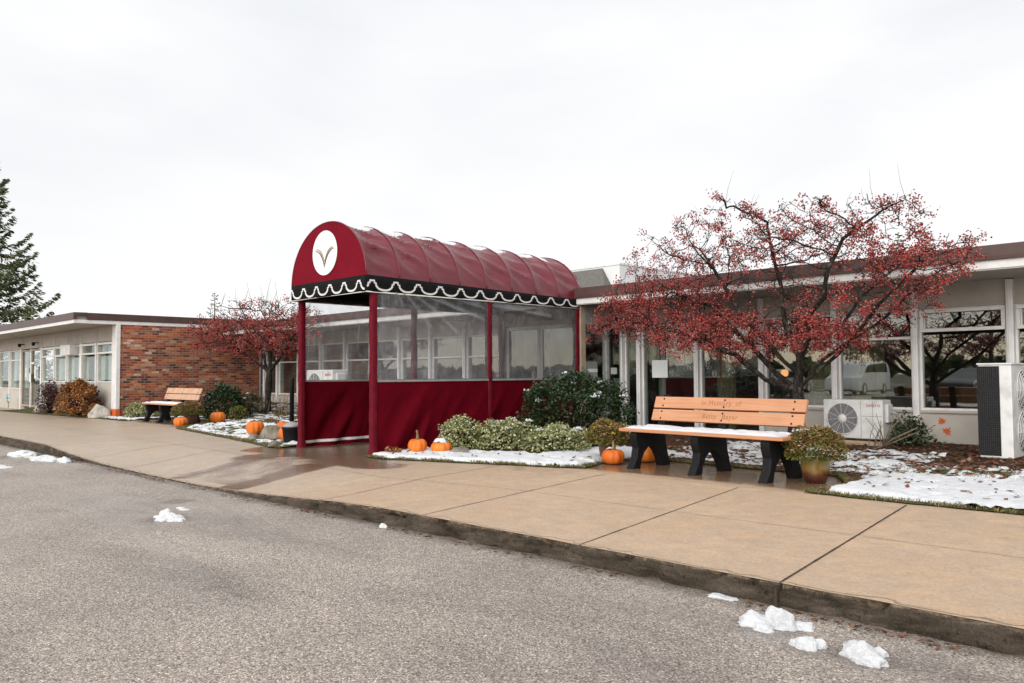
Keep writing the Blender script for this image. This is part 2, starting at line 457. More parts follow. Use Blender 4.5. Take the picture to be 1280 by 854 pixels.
M = dict(
    asphalt=asphalt(), concrete=concrete(), kerb=kerbmat(), brick=brick(), snow=snowmat(), bed=bedmat(),
    joint=simple('joint_filler', (.035,.028,.022), (.08,.062,.048), 30., .9, .1),
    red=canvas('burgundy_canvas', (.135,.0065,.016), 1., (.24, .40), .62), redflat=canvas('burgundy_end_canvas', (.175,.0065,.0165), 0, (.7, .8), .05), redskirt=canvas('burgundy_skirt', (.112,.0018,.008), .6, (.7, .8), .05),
    redpost=simple('burgundy_post', (.105,.004,.012), (.15,.007,.018), 9., .7, .12, .3, 40.),
    black=simple('black_canvas', (.005,.005,.006), (.010,.010,.011), 8., .8, .12),
    whitetrim=simple('white_trim', (.62,.61,.58), (.76,.75,.72), 14., .5),
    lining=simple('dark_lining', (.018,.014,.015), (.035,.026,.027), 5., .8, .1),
    disc=simple('emblem_white', (.78,.79,.80), (.82,.83,.84), 6., .4),
    gold=simple('emblem_gold', (.30,.17,.075), (.38,.23,.11), 10., .5), darkleaf=simple('emblem_dark', (.055,.035,.03), (.09,.055,.04), 10., .5),
    vinyl=vinyl(), glass=glass(), glassl=glass('door_glass', (.80,.83,.815), .13), glassw=glass('wing_glass', (.92,.945,.93), .035),
    panel=simple('beige_panel', (.46,.425,.375), (.54,.50,.445), 3., .55, .3, .05, 60.),
    upper=simple('taupe_panel', (.40,.37,.33), (.47,.435,.39), 2.5, .55),
    frame=simple('white_frame_paint', (.70,.69,.67), (.79,.78,.76), 7., .45, .4, .12, 50., c2=(.82,.81,.79)),
    mull=simple('weathered_mullion', (.72,.715,.71), (.80,.795,.79), 7., .5, .35, .15, 60., c2=(.83,.82,.81)),
    fascia=simple('brown_fascia', (.062,.033,.028), (.085,.047,.04), 4., .42, .4), fwhite=simple('white_fascia', (.66,.65,.64), (.76,.755,.745), 6., .5),
    soffit=simple('soffit', (.36,.335,.30), (.43,.40,.36), 3., .7), gutter=simple('roof_membrane', (.20,.19,.18), (.3,.29,.28), 3., .8),
    dark=simple('dark_rubber', (.006,.006,.007), (.013,.013,.014), 9., .6, .2),
    interior=simple('interior_wall', (.24,.215,.18), (.30,.27,.22), 2., .8), intfloor=simple('interior_floor', (.10,.075,.055), (.14,.105,.08), 4., .5),
    curtain=simple('olive_curtain', (.30,.265,.17), (.37,.33,.215), 7., .85, .1), curtain2=simple('grey_curtain', (.36,.42,.375), (.52,.58,.53), 7., .85, .1),
    wood=None, plastic=simple('black_recycled_plastic', (.005,.005,.006), (.011,.011,.012), 30., .6, .2, .25, 90.),
    acwhite=simple('ac_white', (.54,.54,.52), (.69,.69,.68), 6., .4, .4, c2=(.74,.74,.73)), acgrey=simple('ac_grey', (.10,.10,.11), (.16,.16,.17), 14., .5),
    acdark=simple('ac_dark_coil', (.009,.009,.010), (.018,.018,.019), 60., .6, .2), acwire=simple('ac_wire', (.05,.05,.052), (.09,.09,.092), 30., .5), sanyo=simple('red_lettering', (.42,.02,.04), (.5,.03,.05), 9., .5),
    pumpkin=pumpkinmat(), stem=simple('pumpkin_stem', (.17,.115,.055), (.32,.24,.14), 22., .8, .2, .5),
    pot=potmat(), potdark=simple('terracotta_pot', (.075,.035,.024), (.13,.065,.04), 9., .4, .4),
    bark=barkmat('crabapple_bark', ((.008,.006,.005), (.024,.018,.015), (.085,.068,.055), (.13,.125,.10))),
    barkg=barkmat('spruce_bark', ((.03,.022,.016), (.06,.045,.035), (.1,.08,.06))),
    berry=leafmat('berries', [(.30,.022,.022), (.37,.035,.030), (.22,.02,.02), (.45,.06,.04), (.40,.10,.09), (.13,.02,.018), (.48,.16,.13)], .35, .45),
    redleaf=leafmat('red_leaves', [(.15,.03,.02), (.24,.045,.03), (.10,.03,.02), (.2,.09,.04)], .6),
    rock=simple('boulder_stone', (.30,.27,.23), (.44,.41,.36), 3.5, .85, .2, .7, 14., c2=(.54,.51,.46), bdist=.05), rock2=simple('grey_stone', (.12,.10,.075), (.21,.185,.15), 7., .9, .1, .9, 24., c2=(.30,.27,.23), bdist=.04),
    white_siding=simple('white_siding', (.68,.69,.70), (.75,.76,.77), 2., .6), shingle=simple('taupe_shingle', (.115,.11,.10), (.155,.15,.135), 14., .85),
    paper=simple('paper', (.68,.72,.72), (.76,.79,.79), 3., .7), orange=simple('orange_plastic', (.55,.09,.025), (.66,.14,.035), 6., .6),
    blue=simple('blue_plastic', (.06,.30,.48), (.12,.42,.6), 8., .4), grey_metal=simple('grey_metal', (.25,.245,.24), (.34,.335,.33), 8., .45, .5),
    brownframe=simple('tan_door_post', (.33,.26,.19), (.42,.34,.25), 8., .5), alu=simple('aluminium', (.42,.42,.42), (.52,.52,.52), 10., .35, .5, **{'Metallic': .5}),
    carwhite=simple('white_car_paint', (.7,.7,.7), (.75,.75,.75), 2., .25, .5), cardark=simple('dark_car_paint', (.02,.022,.026), (.03,.032,.036), 2., .25, .5),
    carred=simple('silver_car_paint', (.3,.31,.32), (.35,.36,.37), 2., .25, .5), carglass=simple('car_glass', (.01,.012,.014), (.02,.022,.024), 2., .08, .6),
    reflection_ground=simple('reflection_ground_grass', (.045,.045,.022), (.10,.09,.05), .25, .95, .05, c2=(.5,.5,.5)),
    lamp=emit('lamp_glow', (1., .36, .07), 2.0),
    leaflitter=leafmat('leaf_litter', [(.10,.05,.03), (.16,.075,.045), (.22,.11,.07), (.06,.032,.02), (.28,.16,.11), (.19,.06,.04), (.13,.09,.055)], .8, .15),
    grass=leafmat('grass_blades', [(.10,.10,.03), (.15,.14,.05), (.07,.085,.022), (.22,.18,.085), (.27,.22,.12)], .7, .2),
    shrub=leafmat('dark_green_leaves', [(.014,.032,.010), (.022,.047,.015), (.034,.066,.021), (.024,.042,.02), (.052,.088,.034)], .35, .45),
    pale=leafmat('pale_green_leaves', [(.035,.055,.022), (.07,.095,.04), (.11,.12,.07), (.05,.06,.04)], .5, .3),
    varieg=leafmat('variegated_leaves', [(.11,.15,.045), (.38,.38,.17), (.46,.46,.25), (.17,.20,.07), (.30,.31,.13), (.56,.55,.36)], .45, .35),
    mum=leafmat('mum_leaves', [(.10,.125,.02), (.15,.165,.03), (.18,.15,.04), (.21,.13,.05), (.12,.14,.03), (.08,.10,.02)], .6, .2),
    mumtop=leafmat('faded_flowers', [(.30,.13,.075), (.36,.18,.11), (.24,.11,.05), (.42,.27,.18), (.25,.19,.06)], .75, .15),
    yellow=leafmat('yellow_flowers', [(.62,.42,.02), (.7,.52,.04)], .6, .2),
    hydr=leafmat('rust_flowers', [(.34,.13,.035), (.26,.085,.025), (.42,.20,.06), (.19,.06,.02), (.38,.22,.09), (.15,.08,.04)], .75, .15),
    barb=leafmat('plum_leaves', [(.06,.022,.026), (.09,.035,.036), (.12,.06,.05), (.045,.018,.022)], .7, .2),
    needle=leafmat('spruce_needles', [(.035,.06,.022), (.06,.09,.032), (.085,.115,.045), (.12,.14,.06), (.17,.165,.08)], .6, .25),
    stick=simple('bare_stems', (.13,.095,.065), (.23,.18,.125), 20., .85),
)
def woodmat():
    t = NT('orange_plastic_lumber'); p = t.obj()
    mp = t.n('Mapping', {'Vector': p, 'Scale': (.35, 9., 9.)}).outputs[0]
    n = t.noise(mp, 5., 6., .65, .3)
    c = t.ramp(n, [(.3, (.45,.20,.098)), (.5, (.53,.255,.135)), (.7, (.585,.305,.175))])
    c = t.mix(1., c, t.ramp(t.noise(p, 2., 4.), [(.3, .9), (.7, 1.07)]), 'MULTIPLY')
    return t.done(t.principled(c, .55, .35, t.bump(n, .35, .004)))
M['wood'] = woodmat()
M['wood_hazed'] = simple('hazed_plastic_lumber', (.47,.27,.175), (.55,.34,.23), 5., .6)  # far bench boards: distance haze put into a paler colour

# ------------------------------------------------------------------ world, sun, camera
w = bpy.data.worlds.new('World'); sc.world = w; w.use_nodes = True
nt = w.node_tree; nt.nodes.clear()
def wn(typ, ins=None, **a):
    nd = nt.nodes.new('ShaderNode' + typ)
    for k, v in a.items(): setattr(nd, k, v)
    for k, v in (ins or {}).items():
        so = nd.inputs[k]
        if isinstance(v, bpy.types.NodeSocket): nt.links.new(v, so)
        else: so.default_value = v
    return nd
SUN_EL, SUN_AZ = math.radians(25), math.radians(160)      # azimuth clockwise from +Y
sky = wn('TexSky', sky_type='NISHITA', sun_disc=False, sun_elevation=SUN_EL, sun_rotation=SUN_AZ, air_density=1.0, dust_density=3.0)
gen = wn('TexCoord').outputs['Generated']
sx = wn('SeparateXYZ', {0: gen})
def wm(op, a, b=0., clamp=False): return wn('Math', {0: a, 1: b}, operation=op, use_clamp=clamp).outputs[0]
def wramp(f, stops):
    r = wn('ValToRGB', {0: f}); cr = r.color_ramp
    while len(cr.elements) > 1: cr.elements.remove(cr.elements[-1])
    for i, (p, c) in enumerate(stops):
        e = cr.elements[0] if i == 0 else cr.elements.new(p)
        e.position = p; c = (c, c, c) if not hasattr(c, '__len__') else c; e.color = (*c, 1)
    return r.outputs[0]
# overcast: brighter towards the zenith, brightest round the hidden sun, a little warm near the horizon below it
elev = wramp(sx.outputs[2], [(0., (.985,.985,.985)), (.12, (.965,.968,.972)), (.3, (.94,.945,.953)), (.5, (.98,.985,.99)), (.72, (1.0,1.0,1.0))])
gain = wn('MapRange', {0: sx.outputs[2], 1: .45, 2: .95, 3: 1.0, 4: 1.15}, interpolation_type='SMOOTHSTEP').outputs[0]
lowdeck = wramp(sx.outputs[2], [(0., 1.75), (.03, 1.6), (.075, 1.05), (.2, 1.2), (.5, 1.7), (1., 1.7)])
sidef = wn('MapRange', {0: sx.outputs[1], 1: -.15, 2: -.9, 3: 0.0, 4: 1.0}, interpolation_type='SMOOTHSTEP').outputs[0]
side = wm('ADD', wm('MULTIPLY', sidef, lowdeck), wm('SUBTRACT', 1., sidef))
mp = wn('Mapping', {'Vector': gen, 'Scale': (1.0, 1.0, 3.2)}).outputs[0]
cl = wn('TexNoise', {'Vector': mp, 'Scale': 1.7, 'Detail': 5., 'Roughness': .5, 'Distortion': .35}).outputs[0]
clouds = wramp(cl, [(.32, (.895,.905,.925)), (.47, (.965,.97,.98)), (.6, (1.04,1.04,1.04))])
def wmix(f, a, b, mode='MIX'):
    nd = wn('Mix', data_type='RGBA', blend_type=mode)
    for i, v in ((0, f), (6, a), (7, b)):
        so = nd.inputs[i]
        if isinstance(v, bpy.types.NodeSocket): nt.links.new(v, so)
        else: so.default_value = v if i == 0 else (*v, 1)
    return nd.outputs[2]
c = wmix(1., elev, clouds, 'MULTIPLY')
c = wn('VectorMath', {0: c, 3: wm('MULTIPLY', wm('MULTIPLY', gain, side), 10.7)}, operation='SCALE').outputs[0]
warm = wm('MULTIPLY', wn('MapRange', {0: wm('ADD', sx.outputs[2], wm('MULTIPLY', wm('SUBTRACT', cl, .5), .07)), 1: .02, 2: .07, 3: .92, 4: .0}).outputs[0], wn('MapRange', {0: sx.outputs[1], 1: -.3, 2: -.8, 3: 0., 4: 1.}).outputs[0])
c = wmix(warm, c, (16., 13.2, 9.2))
c = wmix(.05, c, sky.outputs[0])
bg = wn('Background', {0: c, 1: .1})
nt.links.new(bg.outputs[0], wn('OutputWorld').inputs[0])

sun = bpy.data.lights.new('sun', 'SUN'); sun.energy = 2.1; sun.angle = math.radians(48); sun.color = (1., .955, .89)
so = bpy.data.objects.new('sun', sun); COL.objects.link(so)
sd = Vector((math.sin(SUN_AZ) * math.cos(SUN_EL), math.cos(SUN_AZ) * math.cos(SUN_EL), math.sin(SUN_EL)))
so.rotation_euler = sd.to_track_quat('Z', 'Y').to_euler(); so.location = (5, -12, 12)

cam = bpy.data.cameras.new('camera'); co = bpy.data.objects.new('camera', cam); COL.objects.link(co)
cam.sensor_width = 36.; cam.lens = 36. * 1012. / 1280.; cam.clip_start = .05; cam.clip_end = 2000.
right = Vector((.7062, .7080, -.0063)); fwd = Vector((-.7070, .7060, .0410)); fwd.normalize()
right = (right - fwd * right.dot(fwd)).normalized(); upv = right.cross(fwd)
co.matrix_world = Matrix(((right.x, upv.x, -fwd.x, 0), (right.y, upv.y, -fwd.y, 0), (right.z, upv.z, -fwd.z, 1.12), (0, 0, 0, 1)))
sc.camera = co
sc.view_settings.view_transform = 'Standard'; sc.view_settings.look = 'None'
sc.view_settings.exposure = 0.; sc.view_settings.gamma = 1.; sc.view_settings.use_curve_mapping = False
sc.render.engine = 'CYCLES'
cy = sc.cycles
cy.use_denoising = True; cy.denoising_prefilter = 'ACCURATE'; cy.max_bounces = 8; cy.diffuse_bounces = 3; cy.glossy_bounces = 4; cy.transmission_bounces = 4
cy.transparent_max_bounces = 24; cy.caustics_reflective = False; cy.caustics_refractive = False; cy.sample_clamp_indirect = 6.

# ------------------------------------------------------------------ setting: road, walk, kerb, beds
KT = [(-15.3, 0.), (-14.3, -.05), (-13.5, -.093), (-12.4, -.125), (-10.7, -.138), (-9.3, -.136), (-8.5, -.119), (-7.7, -.087), (-7.0, -.056), (-6.3, -.018), (-5.6, 0.)]
def kerb_z(x): return pl(x, KT)
def road_z(x, y):
    return lerp(-.118, -.152, sstep(-2.5, -9.5, x)) - .0 * y
def walk_z(x, y):
    return kerb_z(x) * (1 - sstep(4.1, 5.7, y))

b = MB()
xs = [-400, -200, -100, -60, -40, -30] + [x * 1. for x in range(-26, 7)] + [12, 25, 60, 150, 400]
ys = [-400, -150, -60, -25, -10, -4, 0, 1, 2, 3, 4.0, 4.14]
b.v = [(x, y, road_z(x, y)) for y in ys for x in xs]
nx = len(xs)
b.f = [(j*nx+i, j*nx+i+1, (j+1)*nx+i+1, (j+1)*nx+i) for j in range(len(ys)-1) for i in range(nx-1)]; b.mi = [0]*len(b.f)
tag(b.build('road', M['asphalt'], smooth=True), kind='structure')
b = MB()
b.v = [(-400, 4.14, -.16), (400, 4.14, -.16), (400, 500, -.16), (-400, 500, -.16)]; b.f = [(0, 1, 2, 3)]; b.mi = [0]
tag(b.build('ground', M['bed']), kind='structure')
b = MB(); b.v = [(-400, -380, -.12), (400, -380, -.12), (400, -30, -.12), (-400, -30, -.12)]; b.f = [(0, 1, 2, 3)]; b.mi = [0]
tag(b.build('reflection_ground', M['reflection_ground']), kind='structure')  # unseen dark ground, added to darken what the windows reflect

def seg_d(x, y, a, c):
    ax, ay = a; bx, by = c
    dx, dy = bx - ax, by - ay
    t = max(0, min(1, ((x - ax) * dx + (y - ay) * dy) / (dx * dx + dy * dy)))
    return math.hypot(x - ax - t * dx, y - ay - t * dy)
def wetness(x, y):
    w = 0.
    if -11.5 < x < -9.4 and y > 6.3: w = 1.
    def cap(a, c, r, s=1.):
        return s * (1 - sstep(r * .4, r, seg_d(x, y, a, c)))
    w = max(w, cap((-9.2, 6.3), (-11.4, 6.3), .75))
    w = max(w, cap((-8.3, 5.95), (-9.3, 5.9), .5, .9))
    w = max(w, cap((-9.0, 5.5), (-8.83, 4.9), .42, .85), cap((-8.83, 4.9), (-8.55, 3.9), .34, .85))
    w = max(w, cap((-10.5, 6.0), (-10.6, 5.5), .5, .85), cap((-10.5, 5.6), (-10.1, 4.3), .3, .7))
    w = max(w, .50 * (1 if -10.5 < x < -8.8 and 4.2 < y < 6.4 else 0))
    # bench pads
    w = max(w, .95 * sstep(-6.75, -6.2, x) * (1 - sstep(-3.4, -3.0, x)) * sstep(7.22, 7.6, y) * (1 - sstep(9.5, 10, y)))
    w = max(w, .8 * sstep(-21.8, -21., x) * (1 - sstep(-18.3, -17.6, x)) * sstep(7.5, 7.9, y))
    w = max(w, .42 * (1 - sstep(.1, .5, abs(y - 7.0))) if -8 < x < -6 else 0)
    return w
X0, X1, Y1 = -44., 5., 12.4
xs = [X0 + i * .5 for i in range(int((-14 - X0) / .5))] + [-14 + i * .1 for i in range(191)]
ys = [4.1 + j * .1 for j in range(int((Y1 - 4.1) / .1) + 1)]
b = MB(); nx = len(xs)
b.v = [(x, y + (.012 * fbm(x * 3, 1.7) if j == 0 else 0), walk_z(x, y)) for j, y in enumerate(ys) for x in xs]
b.f = [(j*nx+i, j*nx+i+1, (j+1)*nx+i+1, (j+1)*nx+i) for j in range(len(ys)-1) for i in range(nx-1)]; b.mi = [0]*len(b.f)
walk = b.build('sidewalk', M['concrete'], smooth=True)
tag(walk, kind='structure')
at = walk.data.attributes.new('wet', 'FLOAT', 'POINT'); at.data.foreach_set('value', [wetness(x, y) for y in ys for x in xs])
at = walk.data.attributes.new('grey', 'FLOAT', 'POINT'); at.data.foreach_set('value', [max(sstep(-6.5, -9., x) * .9, 0) for y in ys for x in xs])

# kerb: worn vertical face with a rounded, chipped top edge
b = MB()
xs = [X0 + i * .25 for i in range(int((-16 - X0) / .25))] + [-16 + i * .04 for i in range(int(21 / .04) + 1)]
prof = [(.012, 0.), (-.012, -.006), (-.026, -.02), (-.032, -.045), (-.035, -.075), (-.036, -.105), (-.038, -.135), (-.05, -.16), (-.05, -.2)]
nx = len(xs); ev = []
for j, (dy, dz) in enumerate(prof):
    for x in xs:
        kz = kerb_z(x)
        hgt = kz - (-.17)
        chip = max(0, fbm(x * 6, 3.1, j * .15) - .05) * .10 + max(0, fbm(x * 19, 7.1, j * .3)) * .02 * (1 if j in (1, 2, 3) else .25)
        y = 4.11 + dy + chip + .008 * fbm(x * 9, j * .7, 2.) + .012 * fbm(x * 3, 1.7) * (1 if j < 2 else 0)
        z = kz + max(dz, -hgt) * 1.0 - (chip * .7 if j in (1, 2) else 0) + (.004 if j == 0 else 0)
        b.v.append((x, y, z)); ev.append(1. - j / 8.)
b.f = [(j*nx+i+1, j*nx+i, (j+1)*nx+i, (j+1)*nx+i+1) for j in range(len(prof)-1) for i in range(nx-1)]; b.mi = [0]*len(b.f)
kerb = b.build('kerb', M['kerb'], smooth=True); tag(kerb, kind='structure')
at = kerb.data.attributes.new('edge', 'FLOAT', 'POINT'); at.data.foreach_set('value', ev)

# joints between the slabs, slightly skewed as the slabs were poured
b = MB()
def joint(pts, wd=.005):
    P = []
    for (x0, y0), (x1, y1) in zip(pts, pts[1:]):
        n = max(2, int(math.hypot(x1 - x0, y1 - y0) / .08))
        P += [(lerp(x0, x1, i / n), lerp(y0, y1, i / n)) for i in range(n)]
    P.append(pts[-1])
    L, R = [], []
    for i, (x, y) in enumerate(P):
        a, c = P[max(0, i-1)], P[min(len(P)-1, i+1)]
        dx, dy = c[0]-a[0], c[1]-a[1]; l = math.hypot(dx, dy)
        wv = wd * (.65 + .5 * abs(fbm(x * 6, y * 6, 5.)))
        px_, py_ = -dy / l * wv, dx / l * wv
        L.append((x + px_, y + py_, walk_z(x, y) + .0035)); R.append((x - px_, y - py_, walk_z(x, y) + .0035))
    n = len(b.v); b.v += L + R; m = len(L)
    b.f += [(n+i, n+m+i, n+m+i+1, n+i+1) for i in range(m-1)]; b.mi += [0]*(m-1)
for x0, dx in ((-.68, -.42), (-2.09, -.43), (-3.49, -.60), (-5.14, -.60), (-6.65, -.62), (-10.1, -.5), (-11.7, -.45), (-13.3, -.4), (-15., -.4), (-16.8, -.4), (-19, -.4), (-21.5, -.4), (-24, -.4)):
    joint([(x0, 4.10), (x0 + dx, 7.2)], .0055 if x0 < -2.5 else .0085)
joint([(4.5, 5.64), (-2.3, 5.634), (-3.64, 5.609), (-5.56, 5.63), (-7.4, 5.36), (-9.4, 5.5)], .003)
joint([(-9.4, 5.5), (-12, 5.55), (-16, 5.6), (-25, 5.8)], .003)
joint([(-6.2, 7.3), (-3.5, 7.28)], .003); joint([(-11.35, 8.6), (-9.5, 8.6)], .004)
for x0 in (-.68, -2.09):
    b.box(x0 - .007, x0 + .007, 4.045, 4.12, -.2, kerb_z(x0) - .004)
tag(b.build('sidewalk_joint', M['joint']), kind='structure')

# ------------------------------------------------------------------ planting beds
FL = [(-31.7, 7.12), (-27, 7.33), (-23.85, 7.6), (-21.7, 7.62), (-21.55, 8.95), (-18.45, 8.95), (-18.2, 7.7), (-17.58, 7.25), (-14.22, 6.75), (-13.0, 6.54), (-12.0, 6.36), (-11.5, 6.34)]
FM = [(-9.32, 6.44), (-8.83, 6.45), (-7.96, 6.77), (-7.12, 7.08), (-6.5, 7.26), (-6.22, 7.42), (-6.42, 8.1), (-6.3, 8.72), (-3.75, 8.66), (-3.34, 8.0), (-3.46, 7.29), (-2.76, 7.26), (-1.68, 7.28), (0, 7.28), (4.8, 7.3)]
def edge_d(x, y, F):
    return min(seg_d(x, y, a, c) for a, c in zip(F, F[1:]))
def bed_z(x, y):
    if x < -11.45:
        d = edge_d(x, y, FL)
        z = .012 + .30 * sstep(.1, 3.6, d) + .05 * sstep(1.2, 2.2, d) * max(0, fbm(x * .9, y * .9, 2.))
    else:
        d = edge_d(x, y, FM)
        z = .012 + .085 * sstep(.1, 3.6, d)
    return z + sstep(.0, .25, d) * (.016 + .018 * fbm(x * 2.3, y * 2.3, 7.))
def on_ground(x, y):
    """ground height under a thing: bed where there is one, else the walk"""
    for F, (xa, xb) in ((FL, (-29.6, -11.46)), (FM, (-9.36, 4.8))):
        if xa < x < xb and inside(x, y, POLY[id(F)]): return bed_z(x, y)
    return walk_z(x, y)
def inside(x, y, P):
    c = False; j = len(P) - 1
    for i in range(len(P)):
        (xi, yi), (xj, yj) = P[i], P[j]
        if (yi > y) != (yj > y) and x < (xj - xi) * (y - yi) / (yj - yi) + xi: c = not c
        j = i
    return c
POLY = {id(FL): FL + [(-11.47, 12.42), (-23.42, 12.42), (-23.42, 8.05), (-29.6, 8.05), (-31.7, 8.05)], id(FM): FM + [(4.8, 12.42), (-9.02, 12.42), (-9.38, 12.42), (-9.38, 6.5)]}
def densify(P, s=.12):
    out = []
    for a, c in zip(P, P[1:] + P[:1]):
        n = max(1, int(math.hypot(c[0]-a[0], c[1]-a[1]) / s))
        out += [(lerp(a[0], c[0], i / n), lerp(a[1], c[1], i / n)) for i in range(n)]
    return out
def make_bed(name, F, step):
    P = densify(POLY[id(F)])
    rng = random.Random(4)
    P = [(x + .02 * fbm(x * 4, y * 4, 1.), y + .03 * fbm(x * 5, y * 5, 9.)) for x, y in P]
    xs = [p[0] for p in P]; ys = [p[1] for p in P]
    pts = []
    x = min(xs)
    while x < max(xs):
        y = min(ys)
        while y < max(ys):
            q = (x + rng.uniform(-.3, .3) * step, y + rng.uniform(-.3, .3) * step)
            if inside(*q, P) : pts.append(q)
            y += step
        x += step
    n = len(P)
    vs = [Vector(p) for p in P + pts]
    v, e, f, *_ = delaunay_2d_cdt(vs, [(i, (i + 1) % n) for i in range(n)], [], 1, 1e-4)
    B = MB(); B.v = [(p.x, p.y, bed_z(p.x, p.y)) for p in v]; B.f = [tuple(t) for t in f]; B.mi = [0] * len(B.f)
    o = B.build(name, M['bed'], smooth=True); tag(o, kind='structure')
    tf = []
    for x, y, z in B.v:
        d = edge_d(x, y, F)
        if x < -11.4: g = (1 - sstep(1.2, 2.1, d)) * .95
        elif x < -6.45: g = .75 * (1 - sstep(1.1, 1.6, d))
        elif x < -3.3 and y > 8: g = .35 - .3 * sstep(.8, 1.6, d)
        else: g = .8 * (1 - sstep(2.3, 3.0, y - 7.25))
        tf.append(g)
    a = o.data.attributes.new('turf', 'FLOAT', 'POINT'); a.data.foreach_set('value', tf)
    return o
make_bed('planting_bed', FL, .2); make_bed('planting_bed', FM, .13)

# ------------------------------------------------------------------ snow lying on the beds (a sheet with its own thickness)
def cover(x, y):
    """how fully snow covers the bed here, 0..1"""
    if x < -11.4:
        d = edge_d(x, y, FL)
        if x < -23.4: return .0
        if x < -21.4: return .75 if d < .35 else .25
        if d < .12: return .25
        return .44 if d < 1.5 else (.26 if d < 1.9 else .40 - .2 * sstep(2.8, 3.6, d))
    d = edge_d(x, y, FM)
    if x < -6.3 and y < 9.5:
        return (.93 if d < .85 else .93 - .8 * sstep(.85, 1.25, d)) * sstep(.03, .14 + .1 * fbm(x * 3, y * 3, 2.), d)
    if x < -3.3 or y > 9.9 and x < -3.7:
        return .44 * sstep(.1, .3, d) * (1 - sstep(2.2, 3., d)) + .06
    dd = y - 7.27
    left = sstep(-3.45, -3.1, x)
    c = sstep(.06, .14, dd) * (1 - sstep(1.15 + .3 * left, 1.6 + .3 * left, dd))
    c2 = .46 * sstep(1.7, 2.0, dd) * (1 - sstep(2.5, 3.1, dd))
    c3 = .9 * sstep(-2.35, -2.1, x) * (1 - sstep(3.0, 3.5, dd))
    return max(c * .94, c2, c3)
def snow_sheet(name, x0, x1, y0, y1, st, P, label):
    nx_, ny_ = int((x1 - x0) / st), int((y1 - y0) / st)
    H = {}
    for j in range(ny_ + 1):
        for i in range(nx_ + 1):
            x, y = x0 + i * st, y0 + j * st
            if not inside(x, y, P): continue
            c_ = cover(x, y)
            if c_ <= .02: continue
            n_ = .5 + .50 * fbm(x * 2.6, y * 4.2, 4.) + .34 * fbm(x * 8, y * 13, 8.) + .18 * fbm(x * 21, y * 29, 3.)
            H[i, j] = c_ * 1.27 - n_ - .10 - .36 * max(0, fbm(x * 11, y * 22, 6.) - .12) * (1 if c_ > .85 else .3)
    B = MB(); idx = {}
    def vid(i, j):
        k = (i, j)
        if k not in idx:
            x, y = x0 + i * st, y0 + j * st
            h = H.get(k, -.1)
            t = max(-.02, min(.042, h * .10)) + (.014 * fbm(x * 5, y * 7, 3.) * min(1, h * 2) if h > .0 else 0)
            idx[k] = len(B.v); B.v.append((x + .2 * st * nz(x * 9, y * 9), y + .2 * st * nz(y * 9, x * 9), bed_z(x, y) + t))
        return idx[k]
    for (i, j), h in H.items():
        q = [(i, j), (i+1, j), (i+1, j+1), (i, j+1)]
        if all(k in H for k in q) and max(H[k] for k in q) > 0:
            B.f.append(tuple(vid(*k) for k in q)); B.mi.append(0)
    o = B.build(name, M['snow'], smooth=True)
    return tag(o, label, 'snow', kind='stuff')
snow_sheet('snow', -9.3, -6.2, 6.4, 9.6, .035, POLY[id(FM)], 'snow lying in front of the variegated shrubs')
snow_sheet('snow', -6.5, 4.7, 7.2, 11., .035, POLY[id(FM)], 'snow over the lawn right of the near bench')
snow_sheet('snow', -23.3, -11.5, 6.3, 12., .06, POLY[id(FL)], 'patchy snow over the bed left of the canopy')

# leaf litter and grass
rng = np.random.default_rng(5)
def scatter(n, box, F, dens):
    out = []
    tries = 0
    while len(out) < n and tries < n * 40:
        tries += 1
        x, y = rng.uniform(box[0], box[1]), rng.uniform(box[2], box[3])
        if rng.random() < dens(x, y) and inside(x, y, POLY[id(F)]): out.append((x, y))
    return out
def litter_d(x, y):
    if x < -11.4:
        d = edge_d(x, y, FL); return .08 if d < 1.5 else 1.
    d = edge_d(x, y, FM)
    if x < -6.4: return .05 if y < 8.4 else .7
    if x < -3.3: return .8
    return .06 if y < 8.55 else (.7 if y < 9.4 else 1.)
pts = scatter(5200, (-6.6, 1., 7.3, 12.3), FM, litter_d) + scatter(600, (-9.3, -6.5, 6.5, 12.), FM, litter_d) + scatter(2600, (-23., -11.6, 6.5, 12.2), FL, litter_d)
on = scatter(120, (-3.4, 1., 7.4, 9.), FM, lambda x, y: 1.) + scatter(50, (-9.2, -6.4, 6.5, 8.), FM, lambda x, y: 1.) + scatter(160, (-20., -11.6, 6.5, 10.), FL, lambda x, y: 1.)
C = np.array([(x, y, bed_z(x, y) + .012 + .022 * rng.random()) for x, y in pts] + [(x, y, bed_z(x, y) + .050) for x, y in on])
A, B_ = rnd_axes(rng, len(C), .034, .55, 1.2)
tag(quads('fallen_leaves', C, A, B_, M['leaflitter']), 'brown fallen leaves littering the planting beds', 'leaves', kind='stuff')
def fringe(F, n, wd):
    out = []
    segs = [(a, c, math.hypot(c[0]-a[0], c[1]-a[1])) for a, c in zip(F, F[1:])]
    tot = sum(s[2] for s in segs)
    for a, c, l in segs:
        for k in range(int(n * l / tot)):
            t = rng.random(); o = abs(rng.normal()) * wd
            dx, dy = (c[0]-a[0]) / l, (c[1]-a[1]) / l
            x, y = lerp(a[0], c[0], t) - dy * o, lerp(a[1], c[1], t) + dx * o
            if fbm(x * 3, y * 3, 11.) > -.22: out.append((x, y))
    return out
gp = fringe(FM, 9000, .045) + fringe(FL, 6000, .06)
def grass_d(x, y):
    if x < -11.4: return max(0, .6 - cover(x, y)) if edge_d(x, y, FL) < 2. else 0.02
    if x < -6.3: return .25 if y < 8 else .1
    if y > 8.3 and y < 9.6 and x > -3.9: return .9 * max(0, .3 + fbm(x * 2, y * 2, 21.))
    return .05
